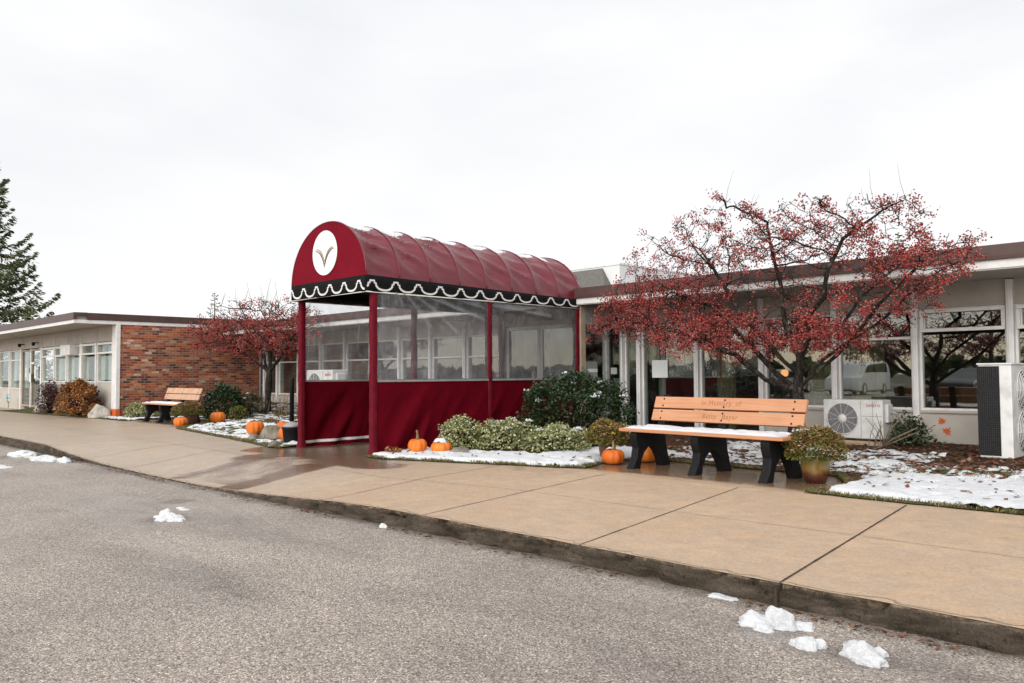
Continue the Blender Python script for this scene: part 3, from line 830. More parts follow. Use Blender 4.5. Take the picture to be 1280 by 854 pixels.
gp += scatter(4500, (-6.5, 1., 7.3, 10.), FM, grass_d) + scatter(2500, (-21, -11.6, 6.4, 9.6), FL, grass_d) + scatter(600, (-9.3, -6.3, 6.5, 8.4), FM, grass_d)
C = np.array([(x, y, bed_z(x, y) + .014) for x, y in gp]); n = len(C)
A = rng.normal(size=(n, 3)) * .55; A[:,2] = 1.; A /= np.linalg.norm(A, axis=1, keepdims=True); A *= rng.uniform(.012, .034, (n, 1))
B_ = np.cross(A, rng.normal(size=(n, 3))); B_ /= np.linalg.norm(B_, axis=1, keepdims=True); B_ *= .0035
tag(quads('grass', C, A, B_, M['grass']), 'dull grass growing along the edges of the beds', 'grass', kind='stuff')
# leaves and grit collected in the gutter
n = 900
gx = rng.uniform(-14, -1, n); gy = 4.04 - np.abs(rng.normal(size=n)) * .05
keep = np.array([fbm(x * 1.3, 2.2, 6.) > .0 for x in gx]); gx, gy = gx[keep], gy[keep]
C = np.array([(x, y, road_z(x, y) + .006) for x, y in zip(gx, gy)])
A, B_ = rnd_axes(rng, len(C), .016, .5, 1.5, .6)
tag(quads('gutter_litter', C, A, B_, M['leaflitter']), 'small leaves and grit collected in the gutter', 'leaves', kind='stuff')

# ------------------------------------------------------------------ main building
YW = 12.4; YF = 11.05; ZT = 2.37
main = thing('main_building', 'long low beige building with brown roof edge and window wall behind the canopy', 'building', (-6, YW, 0))
def frame_mb(B, x0, x1, z0, z1, y0, y1, t, mi=0):
    B.box(x0, x1, y0, y1, z1 - t, z1, mi); B.box(x0, x1, y0, y1, z0, z0 + t, mi)
    B.box(x0, x0 + t, y0, y1, z0 + t, z1 - t, mi); B.box(x1 - t, x1, y0, y1, z0 + t, z1 - t, mi)
    return B
def window(parent, x0, x1, z0, z1, y, panes, t=.035, dep=.09, gm='glass', fm='frame', vent=None):
    """frame part with its panes as sub-parts. panes: list of (x0,x1,z0,z1); bars fill between"""
    B = MB(); frame_mb(B, x0, x1, z0, z1, y, y + dep, t)
    for (a, c, e, f) in panes:
        if a > x0 + t + .01: B.box(a - .018, a + .018 if False else a, y + .004, y + dep - .004, e, f)
        if e > z0 + t + .01: B.box(x0 + t, x1 - t, y + .003, y + dep - .003, e - .04, e)
    if vent:
        frame_mb(B, vent[0], vent[1], vent[2], vent[3], y - .03, y + .02, .05)
    fr = B.build('window', M[fm], parent, bevel=.004, seg=1)
    for (a, c, e, f) in panes:
        MB().box(a - .01, c + .01, y + dep * .45, y + dep * .45 + .006, e - .01, f + .01).build('pane', M[gm], fr)
    return fr
right_m = [-9.03, -7.79, -6.56, -5.33, -4.15, -2.94, -1.72, -.5, .72, 1.94, 3.16]
left_m = [-22.5, -21.27, -20.07, -18.85, -17.63, -16.4, -15.17, -13.93, -12.68, -11.46]
def mullion(x, y=YW, w_=.085, z1=ZT - .01, fm='mull'):
    MB().box(x - w_ / 2, x + w_ / 2, y - .07, y + .10, -.05, z1).box(x - w_ * .22, x + w_ * .22, y - .085, y - .068, -.05, z1 - .003).build('mullion', M[fm], main, bevel=.006)
for x in right_m + left_m: mullion(x)
mullion(-23.3); mullion(-9.43, YW, .07)
# opaque panels above and below the glass
for a, c in list(zip(left_m, left_m[1:])) + list(zip(right_m, right_m[1:])) + [(-23.3, -22.5), (-9.43, -9.03)]:
    a += .043; c -= .043
    right_side = a > -9.5
    MB().box(a, c, YW, YW + .1, 2.03, ZT + .02).box(a, c, YW - .015, YW, 2.03, 2.05).build('header_panel', M['upper'], main)
    full = right_side and c < -6.5
    zs = .12 if full else .575
    if not full:
        MB().box(a, c, YW, YW + .1, -.05, .54).box(a, c, YW - .03, YW + .1, .54, .575).build('sill_panel', M['panel'], main, bevel=.004, seg=1)
    else:
        MB().box(a, c, YW, YW + .1, -.05, .12).build('sill_panel', M['panel'], main)
    if right_side and a > -4.2:       # transom ventilator above a large pane
        window(main, a, c, zs, 2.028, YW + .005, [(a + .035, c - .035, zs + .035, 1.64), (a + .085, c - .085, 1.735, 1.975)], .035, .09, vent=(a + .02, c - .02, 1.69, 2.01))
    elif full:
        window(main, a, c, zs, 2.028, YW + .005, [(a + .035, c - .035, zs + .035, 1.995)])
    elif right_side:
        window(main, a, c, zs, 2.028, YW + .005, [(a + .035, c - .035, zs + .035, 1.60), (a + .035, c - .035, 1.64, 1.995)])
    else:
        window(main, a, c, zs, 2.028, YW + .005, [(a + .035, c - .035, zs + .035, 1.50), (a + .035, c - .035, 1.56, 1.995)])
# entrance vestibule
VX0, VX1, VY = -11.42, -9.43, 11.17
B = MB()
for x in (VX0 + .02, VX1 - .02): B.box(x - .05, x + .05, VY - .03, VY + .1, 0., 2.36)
B.box(VX0 + .07, VX1 - .07, VY - .02, VY + .08, 2.05, 2.36)
vest = B.build('vestibule', M['brownframe'], main, bevel=.004, seg=1)
B = MB()
for y in (11.9,): B.box(VX1 - .03, VX1 + .03, y - .035, y + .035, 0., 2.3)
B.box(VX1 - .025, VX1 + .025, VY + .1, YW - .04, 2.02, 2.37); B.box(VX1 - .025, VX1 + .025, VY + .1, YW - .04, 0., .12)
B.build('side_frame', M['alu'], vest)
MB().box(VX1 - .004, VX1 + .004, VY + .1, 11.865, .12, 2.02).build('pane', M['glass'], vest)
MB().box(VX1 - .004, VX1 + .004, 11.935, YW - .04, .12, 2.02).build('pane', M['glass'], vest)
MB().box(VX0 - .025, VX0 + .025, VY + .1, YW - .04, 0., 2.37).build('side_wall', M['panel'], vest)
xm = (VX0 + VX1) / 2 - .02
for k, (a, c) in enumerate(((VX0 + .075, xm - .004), (xm + .004, VX1 - .075))):
    B = MB(); frame_mb(B, a, c, .02, 2.045, VY, VY + .05, .07); B.box(a + .07, c - .07, VY, VY + .05, .09, .24)
    d = B.build('door', M['frame'], main, bevel=.004, seg=1)
    MB().box(a + .06, c - .06, VY + .02, VY + .028, .23, 1.985).build('pane', M['glassl'], d)
    hx = c - .12 if k == 0 else a + .12
    MB().tube([(hx, VY, .95), (hx, VY - .06, .97), (hx, VY - .06, 1.18), (hx, VY, 1.2)], .012).build('handle', M['alu'], d, True)
# shell behind the glass
MB().box(-23.4, 5., 17.9, 18., -.1, 2.4).build('back_wall', M['interior'], main)
MB().box(-23.4, 5., YW + .12, 17.9, -.1, .02).build('interior_floor', M['intfloor'], main)
MB().box(-23.4, 5., YW + .11, 17.9, 2.36, 2.378).build('interior_ceiling', M['interior'], main)
MB().box(3.2, 3.3, YW, 18, -.1, 2.4).box(-23.42, -23.38, YW + .1, 18, -.1, 2.4).build('end_wall', M['panel'], main)
for x in (-12.7, -5.2): MB().box(x - .05, x + .05, 13.6, 17.9, .02, 2.36).build('partition', M['interior'], main)
# roof: slab, soffit, brown metal edge over a white board
MB().box(-23.38, 5., YF + .06, 18., 2.40, 2.56).build('roof', M['gutter'], main)
MB().box(-23.36, 5., YF + .02, YW + .1, 2.375, 2.396).build('soffit', M['soffit'], main)
B = MB().box(-23.35, 5., YF, YF + .05, 2.375, 2.475); B.box(-23.35, 5., YF + .02, YF + .07, 2.36, 2.376)
B.build('white_fascia', M['fwhite'], main)
B = MB()
B.prism([(YF - .035, 2.477), (YF - .035, 2.52), (YF - .02, 2.66), (YF + .3, 2.67), (YF + .3, 2.56), (YF + .06, 2.56), (YF + .06, 2.477)], -23.36, 5., 'x')
rf = B.build('roof_edge', M['fascia'], main)
B = MB()
for k in range(9):
    x = -22.5 + k * 3.05
    B.box(x - .004, x + .004, YF - .0385, YF - .034, 2.478, 2.655)
B.build('seam', M['joint'], rf)
# rooftop penthouse with a sloping shingled front
ph = thing('rooftop_penthouse', 'white sided rooftop box with sloping taupe front above the main roof', 'rooftop box', (-12.9, 17, 2.5))
MB().box(-15.6, -13.0, 17.0, 21.5, 2.5, 4.0).box(-15.62, -12.98, 16.98, 21.52, 4.0, 4.045).build('siding_box', M['white_siding'], ph)
MB().add([(-15.4, 16.55, 3.2), (-13.1, 16.55, 3.2), (-13.55, 16.95, 3.95), (-15.4, 16.95, 3.95), (-15.4, 16.98, 3.2), (-13.1, 16.98, 3.2), (-13.55, 16.98, 3.95), (-15.4, 16.98, 3.95)],
         [(0,1,2,3), (1,5,6,2), (3,2,6,7), (4,7,6,5), (0,3,7,4), (0,4,5,1)]).box(-15.4, -13.1, 16.5, 16.98, 2.5, 3.19).build('sloping_front', M['shingle'], ph)

# curtains, notices and a lamp inside
def curtain(x0, x1, z0, z1, y, mat, label, group='curtains inside the windows'):
    n = max(12, int((x1 - x0) / .022))
    def f(u, v):
        x = lerp(x0, x1, u); ph_ = u * (x1 - x0) / (.105 if y > 9 else .2)
        return (x, y + .038 * math.sin(ph_ * 2 * PI) + .016 * math.sin(ph_ * 4.3 + v * 2), lerp(z0, z1, v))
    o = MB().grid(f, n, 6).build('curtain', M[mat], smooth=True)
    base_at(o, ((x0 + x1) / 2, y, z0)); tag(o, label, 'curtain', group)
curtain(-7.62, -7.28, .08, 2.0, 12.75, 'curtain', 'narrow olive curtain behind the window left of the crabapple trunk')
curtain(-5.95, -5.5, .5, 2.0, 12.75, 'curtain', 'olive curtain behind the window just left of the fan unit')
curtain(-5.24, -4.72, .5, 2.0, 12.75, 'curtain', 'wide olive curtain behind the window above the fan unit')
curtain(-8.9, -8.72, .15, 2.0, 12.8, 'curtain2', 'grey curtain edge behind the glass with the square notice')
curtain(-9.36, -9.1, .15, 2.0, 12.75, 'curtain2', 'grey green curtain beside the entrance vestibule')
curtain(-22.2, -21.35, .6, 2.0, 12.7, 'curtain', 'olive curtain in the window behind the left crabapple trunk')
curtain(-19.6, -18.95, .6, 2.0, 12.7, 'curtain2', 'pale curtain seen through the left clear panel of the canopy')
curtain(-2.85, -2.65, .6, 2.0, 12.7, 'curtain2', 'grey curtain behind the window right of the tall outdoor unit')
def sheet(name, pts, mat, label, cat, group=None, lines=None):
    o = MB().add(pts, [(0, 1, 2, 3)]).build(name, M[mat], solid=.003)
    c_ = sum((Vector(p) for p in pts), Vector()) / 4
    base_at(o, c_); tag(o, label, cat, group)
    return o
sheet('notice', [(-8.78, YW + .03, 1.05), (-8.44, YW + .03, 1.05), (-8.44, YW + .03, 1.37), (-8.78, YW + .03, 1.37)], 'paper', 'square pale notice taped inside the tall window right of the entrance', 'notice', 'paper notices on the glass')
sheet('notice', [(VX1 + .008, 12.02, 1.12), (VX1 + .008, 12.20, 1.12), (VX1 + .008, 12.20, 1.24), (VX1 + .008, 12.02, 1.24)], 'paper', 'small white notice on the glass beside the entrance', 'notice', 'paper notices on the glass')
sheet('notice', [(VX1 + .008, 11.35, 1.16), (VX1 + .008, 11.62, 1.16), (VX1 + .008, 11.62, 1.22), (VX1 + .008, 11.35, 1.22)], 'paper', 'thin white strip on the vestibule side glass', 'notice', 'paper notices on the glass')
lm = thing('hanging_lamp', 'small lit orange lamp glowing inside behind the crabapple trunk', 'lamp', (-6.62, 13.3, 1.1))
MB().lathe([(.02, 1.18), (.055, 1.165), (.065, 1.12), (.055, 1.07), (.02, 1.06)], 16, (-6.62, 13.3, 0)).build('lamp_shade', M['lamp'], lm, True)
MB().tube([(-6.62, 13.3, 1.19), (-6.62, 13.3, 2.36)], .006).build('cord', M['dark'], lm)
# orange maple-leaf decorations stuck on the sill panel
def maple(cx, cz, r, rot):
    P = []
    for k, rr in enumerate([1., .45, .75, .42, .9, .4, .62, .3, .35, .3, .62, .4, .9, .42, .75, .45]):
        a = PI / 2 + rot + k * 2 * PI / 16
        P.append((cx + rr * r * math.cos(a), cz + rr * r * math.sin(a)))
    return P
for (cx, cz, r, rot, lb) in ((-3.83, .42, .075, .5, 'upper of two orange paper leaves stuck on the wall panel'), (-3.775, .28, .085, -.7, 'lower of two orange paper leaves stuck on the wall panel')):
    o = MB().prism(maple(cx, cz, r, rot), YW - .008, YW - .003, 'y').build('leaf_decoration', M['orange'])
    base_at(o, (cx, YW - .005, cz)); tag(o, lb, 'decoration', 'orange leaf decorations')

# ------------------------------------------------------------------ brick wing on the left
BX, BY0, BZ = -23.4, 8.06, 2.57
wing = thing('brick_wing', 'low wing with red brick side wall and window front at the left', 'building', (BX, BY0, 0))
MB().box(BX - .2, BX, BY0 + .05, YW + .0, -.1, BZ).build('brick_wall', M['brick'], wing)
MB().box(BX - .32, BX + .03, BY0 - .06, BY0 + .05, -.1, BZ).build('corner_post', M['fwhite'], wing, bevel=.01)
MB().box(-46., BX - .3, BY0 + 5., BY0 + 5.1, -.1, BZ).build('back_wall', M['interior'], wing)
MB().box(-46., BX - .2, BY0 + .1, 18, 0., .12).build('interior_floor', M['intfloor'], wing)
# roof with overhang over the front
EY = 6.95
MB().box(-46., BX - .02, EY + .05, 18., BZ + .03, BZ + .2).build('roof', M['gutter'], wing)
MB().box(-46., BX - .04, EY + .03, BY0 + .04, BZ + .004, BZ + .026).build('soffit', M['soffit'], wing)
B = MB().box(-46., BX + .01, EY - .02, EY + .03, BZ, BZ + .095); B.box(BX - .03, BX + .011, EY + .03, YF - .05, BZ + .001, BZ + .094)
B.build('white_fascia', M['fwhite'], wing)
B = MB().prism([(EY - .05, BZ + .097), (EY - .035, BZ + .285), (EY + .3, BZ + .29), (EY + .3, BZ + .2), (EY + .04, BZ + .2), (EY + .04, BZ + .097)], -46., BX + .03, 'x')
B.box(BX - .25, BX + .032, EY + .3, YW + 2., BZ + .098, BZ + .284)
B.build('roof_edge', M['fascia'], wing)
MB().tube([(BX + .06, 12.25, .25), (BX + .06, 12.25, 2.3)], .035, 8).build('downspout', M['grey_metal'], wing, True)
wm_ = [-23.72, -25.1, -26.42, -27.78, -29.06, -30.46, -32.92, -34.42, -36.03, -37.6, -39.2, -41., -42.7, -44.4, -46.]
for k, x in enumerate(wm_[1:], 1):
    wd = .2 if k == 2 else (.13 if k in (5, 6) else .07)
    MB().box(x - wd / 2, x + wd / 2, BY0 - .04, BY0 + .1, -.05, 2.13).build('mullion', M['frame'], wing)
for k, (c, a) in enumerate(zip(wm_, wm_[1:])):
    m_ = (a + c) / 2
    MB().box(a + .012, c - .012, BY0 + .01, BY0 + .1, 2.14, BZ).build('header_panel', M['upper'], wing)
    a += .04; c -= .04
    if k == 5:     # glazed double door
        xm = (a + c) / 2
        for (p, q) in ((a + .03, xm - .02), (xm + .02, c - .03)):
            B = MB(); frame_mb(B, p, q, .12, 2.1, BY0, BY0 + .05, .06)
            d = B.build('door', M['brownframe'], wing)
            MB().box(p + .05, q - .05, BY0 + .02, BY0 + .026, .17, 2.05).build('pane', M['glassw'], d)
        MB().box(xm - .05, xm + .05, BY0 - .03, BY0 + .09, .1, 2.12).build('door_post', M['fwhite'], wing)
    elif k > 5:
        window(wing, a, c, .72, 2.12, BY0, [(a + .04, c - .04, .76, 1.72), (a + .04, c - .04, 1.78, 2.08)], gm='glassw')
        MB().box(a, c, BY0, BY0 + .1, -.05, .71).build('sill_panel', M['panel'], wing)
    else:
        window(wing, a, c, .97, 2.12, BY0, [(a + .04, c - .04, 1.01, 1.72), (a + .08, c - .08, 1.84, 2.05)], gm='glassw', vent=(a + .03, c - .03, 1.79, 2.1))
        MB().box(a, c, BY0, BY0 + .1, -.05, .96).build('sill_panel', M['panel'], wing)
MB().box(-27.55, -26.65, BY0 - .28, BY0 + .05, 1.80, 2.12).build('window_unit', M['acwhite'], wing, bevel=.02)
B = MB().box(-28.6, -27.9, BY0 - .34, BY0 - .01, .55, .93); f_ = B.build('window_unit', M['acwhite'], wing, bevel=.02)
MB().box(-28.5, -28.1, BY0 - .345, BY0 - .34, .6, .88).build('grille', M['acgrey'], f_)
for x in (-30.9, -32.6):
    MB().lathe([(.02, 0), (.055, .03), (.055, .10), (.02, .13)], 12, (x, BY0 - .16, 2.2)).box(x - .45, x + .02, BY0 - .10, BY0 - .07, 2.30, 2.325).box(x - .015, x + .015, BY0 - .16, BY0, 2.3, 2.32).build('door_light', M['dark'], wing, True)
for (x, z, w2, h2, lb) in ((-31.45, 1.62, .5, .07, 'white strip notice across the left wing door'), (-32.2, 1.3, .14, .34, 'narrow white notice on the left leaf of the wing door'), (-31.1, 1.3, .16, .42, 'tall white notice on the right leaf of the wing door'), (-31.68, 1.12, .22, .3, 'white printed notice on the middle post of the wing door')):
    y = BY0 - .04
    sheet('notice', [(x - w2/2, y, z - h2/2), (x + w2/2, y, z - h2/2), (x + w2/2, y, z + h2/2), (x - w2/2, y, z + h2/2)], 'paper', lb, 'notice', 'paper notices on the wing door')
curtain(-25.0, -24.0, 1., 2.05, 8.35, 'curtain2', 'pale curtain in the wing window beside the white corner post')
curtain(-26.2, -25.3, 1., 2.05, 8.35, 'curtain2', 'pale curtain in the second wing window from the corner post')
curtain(-30.2, -28.9, 1., 2.05, 8.35, 'curtain2', 'pale curtain in the wing window beside the door')
curtain(-28.6, -26.7, 1., 2.05, 8.35, 'curtain2', 'pale curtain in the wing windows below the boxed air conditioner')
curtain(-35.9, -33.2, .75, 2.05, 8.35, 'curtain2', 'long pale curtain in the wing windows left of the door')
# roof things far left
B = MB().box(-49, -47.5, 16.2, 17.7, 2.6, 4.35).box(-49.1, -47.4, 16.1, 17.8, 4.35, 4.42)
o = B.build('rooftop_vent', M['white_siding']); base_at(o, (-48.2, 17, 2.6)); tag(o, 'small white vent box on the far roof at the left', 'roof vent')
o = MB().box(BX - .335, BX + .045, BY0 - .075, BY0 + .06, .02, .25).build('marker_sleeve', M['orange'], bevel=.02)
base_at(o, (BX - .15, BY0 - .07, .12)); tag(o, 'orange marker sleeve at the foot of the white corner post', 'marker')

# ------------------------------------------------------------------ entrance canopy
CX0, CX1, CY0, CY1 = -11.46, -9.43, 6.54, 11.16
CXC, CA = (CX0 + CX1) / 2, (CX1 - CX0) / 2
ZB = 2.30
can = thing('entrance_canopy', 'burgundy barrel canopy with scalloped black valance and clear side panels over the entrance walk', 'canopy', (CXC, CY0, 0))
def zt(y): return lerp(2.525, 2.45, (y - CY0) / (CY1 - CY0))
def ztop(y): return lerp(3.415, 3.325, (y - CY0) / (CY1 - CY0))
NB = 8
def barrel(th, y, off=0.):
    """th 0 at the right-hand edge (x high), PI at the left"""
    v = (y - CY0) / (CY1 - CY0) * NB
    s = v - math.floor(v); k = math.floor(v)
    env = math.sin(PI * s) ** .8 if 0 < s < 1 else 0
    hau = .35 + .65 * abs(math.sin(2 * th))
    sag = -.05 * env * hau * math.sin(th) ** .3 if th not in (0, PI) else 0
    tt = th if th < PI / 2 else PI - th
    ph = tt + .62 * s - .25 * s * s + .10 * nz(s * 2 + k * 3.1, tt * 2)
    amp = .55 + .9 * max(0, .5 + fbm(s * 1.4 + k * 2.3, tt * 1.6, 4.))
    cz_ = lambda q: 1 - 2 * abs(math.sin(q * .5)) ** .75
    wr = (.030 * cz_(15.5 * ph + k * 1.7) + .011 * cz_(31 * ph + k * 2.9 + s)) * env * amp
    wr *= min(1, math.sin(th) * 2.5) * (1 - .95 * sstep(.85, 1.4, tt))
    r = 1 + sag + wr * .85 + off
    return (CXC + CA * r * math.cos(th), y, zt(y) + (ztop(y) - zt(y)) * r * math.sin(th))
B = MB().grid(lambda u, v: barrel(PI * u, lerp(CY0, CY1 + .12, v)), 72, 128)
roofc = B.build('canvas_roof', M['red'], can, True)
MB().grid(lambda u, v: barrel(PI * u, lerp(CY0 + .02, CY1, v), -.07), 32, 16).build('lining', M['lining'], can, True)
B = MB()
for k in range(NB + 1):
    y = CY0 + .003 + (CY1 - CY0) * k / NB
    B.tube([barrel(PI * i / 32, y, .0015) for i in range(33)], .009, 5)
B.build('seam', M['red'], roofc, True)
# front end panel
N_ = 48
arc = [(CXC + CA * math.cos(PI * i / N_), zt(CY0) + (ztop(CY0) - zt(CY0)) * math.sin(PI * i / N_)) for i in range(N_ + 1)]
rings = 10
def endp(u, v):
    i = u * N_; i0 = int(min(i, N_ - 1)); f_ = i - i0
    ax, az = lerp(arc[i0][0], arc[i0+1][0], f_), lerp(arc[i0][1], arc[i0+1][1], f_)
    bx, bz = lerp(CX1, CX0, u), zt(CY0)
    return (lerp(bx, ax, v), CY0 + .001 + .008 * fbm(lerp(bx, ax, v) * 2, lerp(bz, az, v) * 2, 3.) * math.sin(PI * v), lerp(bz, az, v))
endpan = MB().grid(endp, N_, rings).build('end_panel', M['redflat'], can, True)
ecx, ecz, er = -10.49, 2.957, .335
B = MB(); B.v = [(ecx + er * math.cos(2*PI*i/48), CY0 - .012, ecz + er * math.sin(2*PI*i/48)) for i in range(48)]; B.f = [tuple(range(48))[::-1]]; B.mi = [0]
B.v += [(x, CY0 - .006, z) for x, y, z in B.v]; B.f += [(i, (i+1) % 48, 48 + (i+1) % 48, 48 + i) for i in range(48)]; B.mi += [0] * 48
emb = B.build('emblem', M['disc'], endpan)
def leaf_stroke(P0, P1, P2, w0, side):
    """tapered curved blade from base P0 through P1 to tip P2 (x,z)"""
    n = 14; L = []; R = []
    for i in range(n + 1):
        t = i / n
        x = (1-t)**2 * P0[0] + 2*t*(1-t) * P1[0] + t*t * P2[0]; z = (1-t)**2 * P0[1] + 2*t*(1-t) * P1[1] + t*t * P2[1]
        dx = 2*(1-t)*(P1[0]-P0[0]) + 2*t*(P2[0]-P1[0]); dz = 2*(1-t)*(P1[1]-P0[1]) + 2*t*(P2[1]-P1[1])
        l = math.hypot(dx, dz); wv = w0 * math.sin(PI * min(1, .06 + .94 * t)) ** .7 + .001
        L.append((x - dz/l*wv, z + dx/l*wv)); R.append((x + dz/l*wv, z - dx/l*wv))
    return L + R[::-1]
for sgn in (-1, 1):
    tip = ecx + sgn * .235
    for (mt, w0, dz0, k, dy) in (('darkleaf', .0062, 0., 1., -.017), ('gold', .0058, .026, .92, -.0155), ('darkleaf', .003, .052, .88, -.0145)):
        P = leaf_stroke((ecx + sgn * .0, ecz - .215 + dz0 * 1.6), (ecx + sgn * .085 * k, ecz + .05 + dz0 * .6), (ecx + sgn * .265 * k, ecz + .045 + dz0 * .6), w0, sgn)
        MB().prism(P, CY0 + dy, CY0 - .0125, 'y').build('leaf_mark', M[mt], emb)

# valance on three sides, white piping and scalloped braid
B = MB()
def wave(s): return .006 * math.sin(s * 5.1) + .004 * math.sin(s * 11.7)
B.grid(lambda u, v: (lerp(CX0, CX1, u), CY0 - .004 + wave(u * 2) * (1 - v), lerp(ZB, zt(CY0) + .012, v)), 40, 3)
for x, sg in ((CX1 + .004, 1), (CX0 - .004, -1)):
    B.grid(lambda u, v: (x + sg * wave(u * 4.6) * (1 - v), lerp(CY0 - .004, CY1 + .05, u), lerp(ZB, zt(lerp(CY0, CY1, u)) + .012, v)), 80, 3)
val = B.build('valance', M['black'], can, True, solid=.004)
pat = [(0, .055), (.085, .055), (.09, .025), (.15, .02), (.158, -.012), (.20, -.035), (.29, -.06), (.40, -.071), (.5, -.073), (.60, -.071), (.71, -.06), (.80, -.035), (.842, -.012), (.85, .02), (.91, .025), (.915, .055), (1, .055)]
def braid(L, per, off, place, ww=.0145):
    P = []
    k = -1
    while k * per + off < L:
        for (s, z) in pat[:-1]:
            q = (k + s) * per + off
            if 0 <= q <= L: P.append((q, z))
        k += 1
    out = MB(); Lh, Rh = [], []
    for i, (s, z) in enumerate(P):
        a, c = P[max(0, i-1)], P[min(len(P)-1, i+1)]
        dx, dz = c[0]-a[0], c[1]-a[1]; l = math.hypot(dx, dz) or 1
        Lh.append(place(s - dz/l*ww, z + dx/l*ww)); Rh.append(place(s + dz/l*ww, z - dx/l*ww))
    m = len(P); out.v = Lh + Rh; out.f = [(i, m+i, m+i+1, i+1) for i in range(m-1)]; out.mi = [0]*(m-1)
    return out
zc = ZB + .105
for nm_, L, off, place in (('front', CX1 - CX0, .0, lambda s, z: (CX0 + s, CY0 - .0105 + wave(s / (CX1 - CX0) * 2) * .55, zc + z)),
                       ('side', CY1 - CY0 + .03, .09, lambda s, z: (CX1 + .0115 + wave(s) * .55, CY0 + s, zc + z * lerp(1, .8, s / 4.6) - .012 * s / 4.6)),
                       ('side', CY1 - CY0 + .03, .09, lambda s, z: (CX0 - .0115 - wave(s) * .55, CY0 + s, zc + z * lerp(1, .8, s / 4.6) - .012 * s / 4.6))):
    braid(L, .372 if nm_ == 'front' else .415, off, place).build('braid', M['whitetrim'], val, solid=.003)
B = MB().tube([(CX0 - .006, CY1, ZB), (CX0 - .006, CY0 - .006, ZB), (CX1 + .006, CY0 - .006, ZB), (CX1 + .006, CY1, ZB)], .009, 6)
B.build('piping', M['whitetrim'], val, True)
# posts wrapped in burgundy cloth
for (x, s) in ((CX1 - .045, 1), (CX0 + .055, -1)):
    for y in (6.69, 8.93, 11.09):
        r = .049
        pts = []; 
        B = MB()
        def f(u, v):
            t = u * 2 * PI; z = v * (ZB + .06)
            fl = 1 + .55 * max(0, 1 - z / .16) ** 2 + .05 * math.sin(z * 23 + t * 2) + .04 * math.sin(z * 9 + t)
            c_, s_ = math.cos(t), math.sin(t)
            q = (abs(c_) ** 4 + abs(s_) ** 4) ** -.25
            return (x + r * fl * q * c_, y + r * fl * q * s_, z + .002)
        B.grid(f, 20, 40).build('post', M['redpost'], can, True)
# top rails
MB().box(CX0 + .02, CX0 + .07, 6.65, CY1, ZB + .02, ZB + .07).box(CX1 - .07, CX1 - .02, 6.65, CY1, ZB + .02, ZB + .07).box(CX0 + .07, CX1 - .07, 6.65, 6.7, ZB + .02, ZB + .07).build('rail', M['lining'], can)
ZS = 1.04
def skirt_at(x, sg, u, v): return skirt(x, sg, True)(u, v)[0]
def skirt(x, sg, raw=False):
    def f(u, v):
        y = lerp(6.70, CY1 + .0, u); z = lerp(.0, ZS, v)
        a = min(1, (1 - v) * 1.5) * min(1, u * 9) * min(1, (1 - u) * 9)
        q1 = y * 1.15 - z * .75 + .15 * nz(y, z * 1.5, 3.); q2 = y * .9 - z * .35
        d = .022 * math.sin(4.6 * q1 + .8) + .016 * (1 - 2 * abs(math.sin(6.5 * q1 + 1.2)) ** .8) + .011 * (1 - 2 * abs(math.sin(13 * q2 + .4)) ** .8) * (.5 + nz(y * 1.3, z, 8.))
        g = math.exp(-((y - 6.95 - .7 * z) / .16) ** 2) * .045 - math.exp(-((y - 7.2 - .9 * z) / .13) ** 2) * .05
        return (x + sg * (d + g) * a, y, z + .012 * math.sin(y * 5) * (1 - v) + (.05 if False else .0))
    if raw: return f
    return MB().grid(f, 150, 26)
sk = skirt(CX1 - .015, 1).build('skirt', M['redskirt'], can, True)
sk2 = skirt(CX0 + .02, -1).build('skirt', M['redskirt'], can, True)
MB().grid(lambda u, v: (skirt_at(CX0 + .02, -1, u, (.06 + .045 * v + .05 * u) / ZS) + .012, lerp(6.70, CY1, u), lerp(.055, .098, v) + .05 * u), 120, 1).build('hem', M['whitetrim'], sk2, True)
# clear panels
ridges = [(7.55, 2.3, 8.95, 1.93, .030), (7.40, 2.3, 8.3, 1.70, .020), (7.2, 2.3, 7.75, 1.75, .014), (7.05, 2.3, 7.3, 1.8, .012), (8.1, 2.3, 8.95, 2.12, .02), (9.0, 2.22, 10.4, 2.1, .03), (9.0, 2.12, 10., 2.25, .02), (6.8, 2.3, 6.95, 1.9, .01)]
def clear(x, y0, y1, sg):
    def f(u, v):
        y = lerp(y0, y1, u); z = lerp(ZS, ZB + .02, v)
        e = min(1, u * 8, (1 - u) * 8) * min(1, v * 8)
        d = .012 * math.sin(3.1 * y + 2.2 * z) + .006 * math.sin(8 * y - 5 * z)
        for (ya, za, yb, zb_, am) in ridges:
            dd = seg_d(y, z, (ya, za), (yb, zb_))
            d += am * math.exp(-(dd / .035) ** 2)
        return (x + sg * d * e, y, z)
    return MB().grid(f, 90, 60)
for x, sg in ((CX1 - .012, 1), (CX0 + .015, -1)):
    for y0, y1 in ((6.74, 8.885), (8.975, 11.04)):
        cp = clear(x, y0, y1, sg).build('clear_panel', M['vinyl'], can, True)
        MB().box(x - .006, x + .012 * sg if sg > 0 else x + .006, y0, y1, ZS - .012, ZS + .016).build('binding', M['grey_metal'], cp)

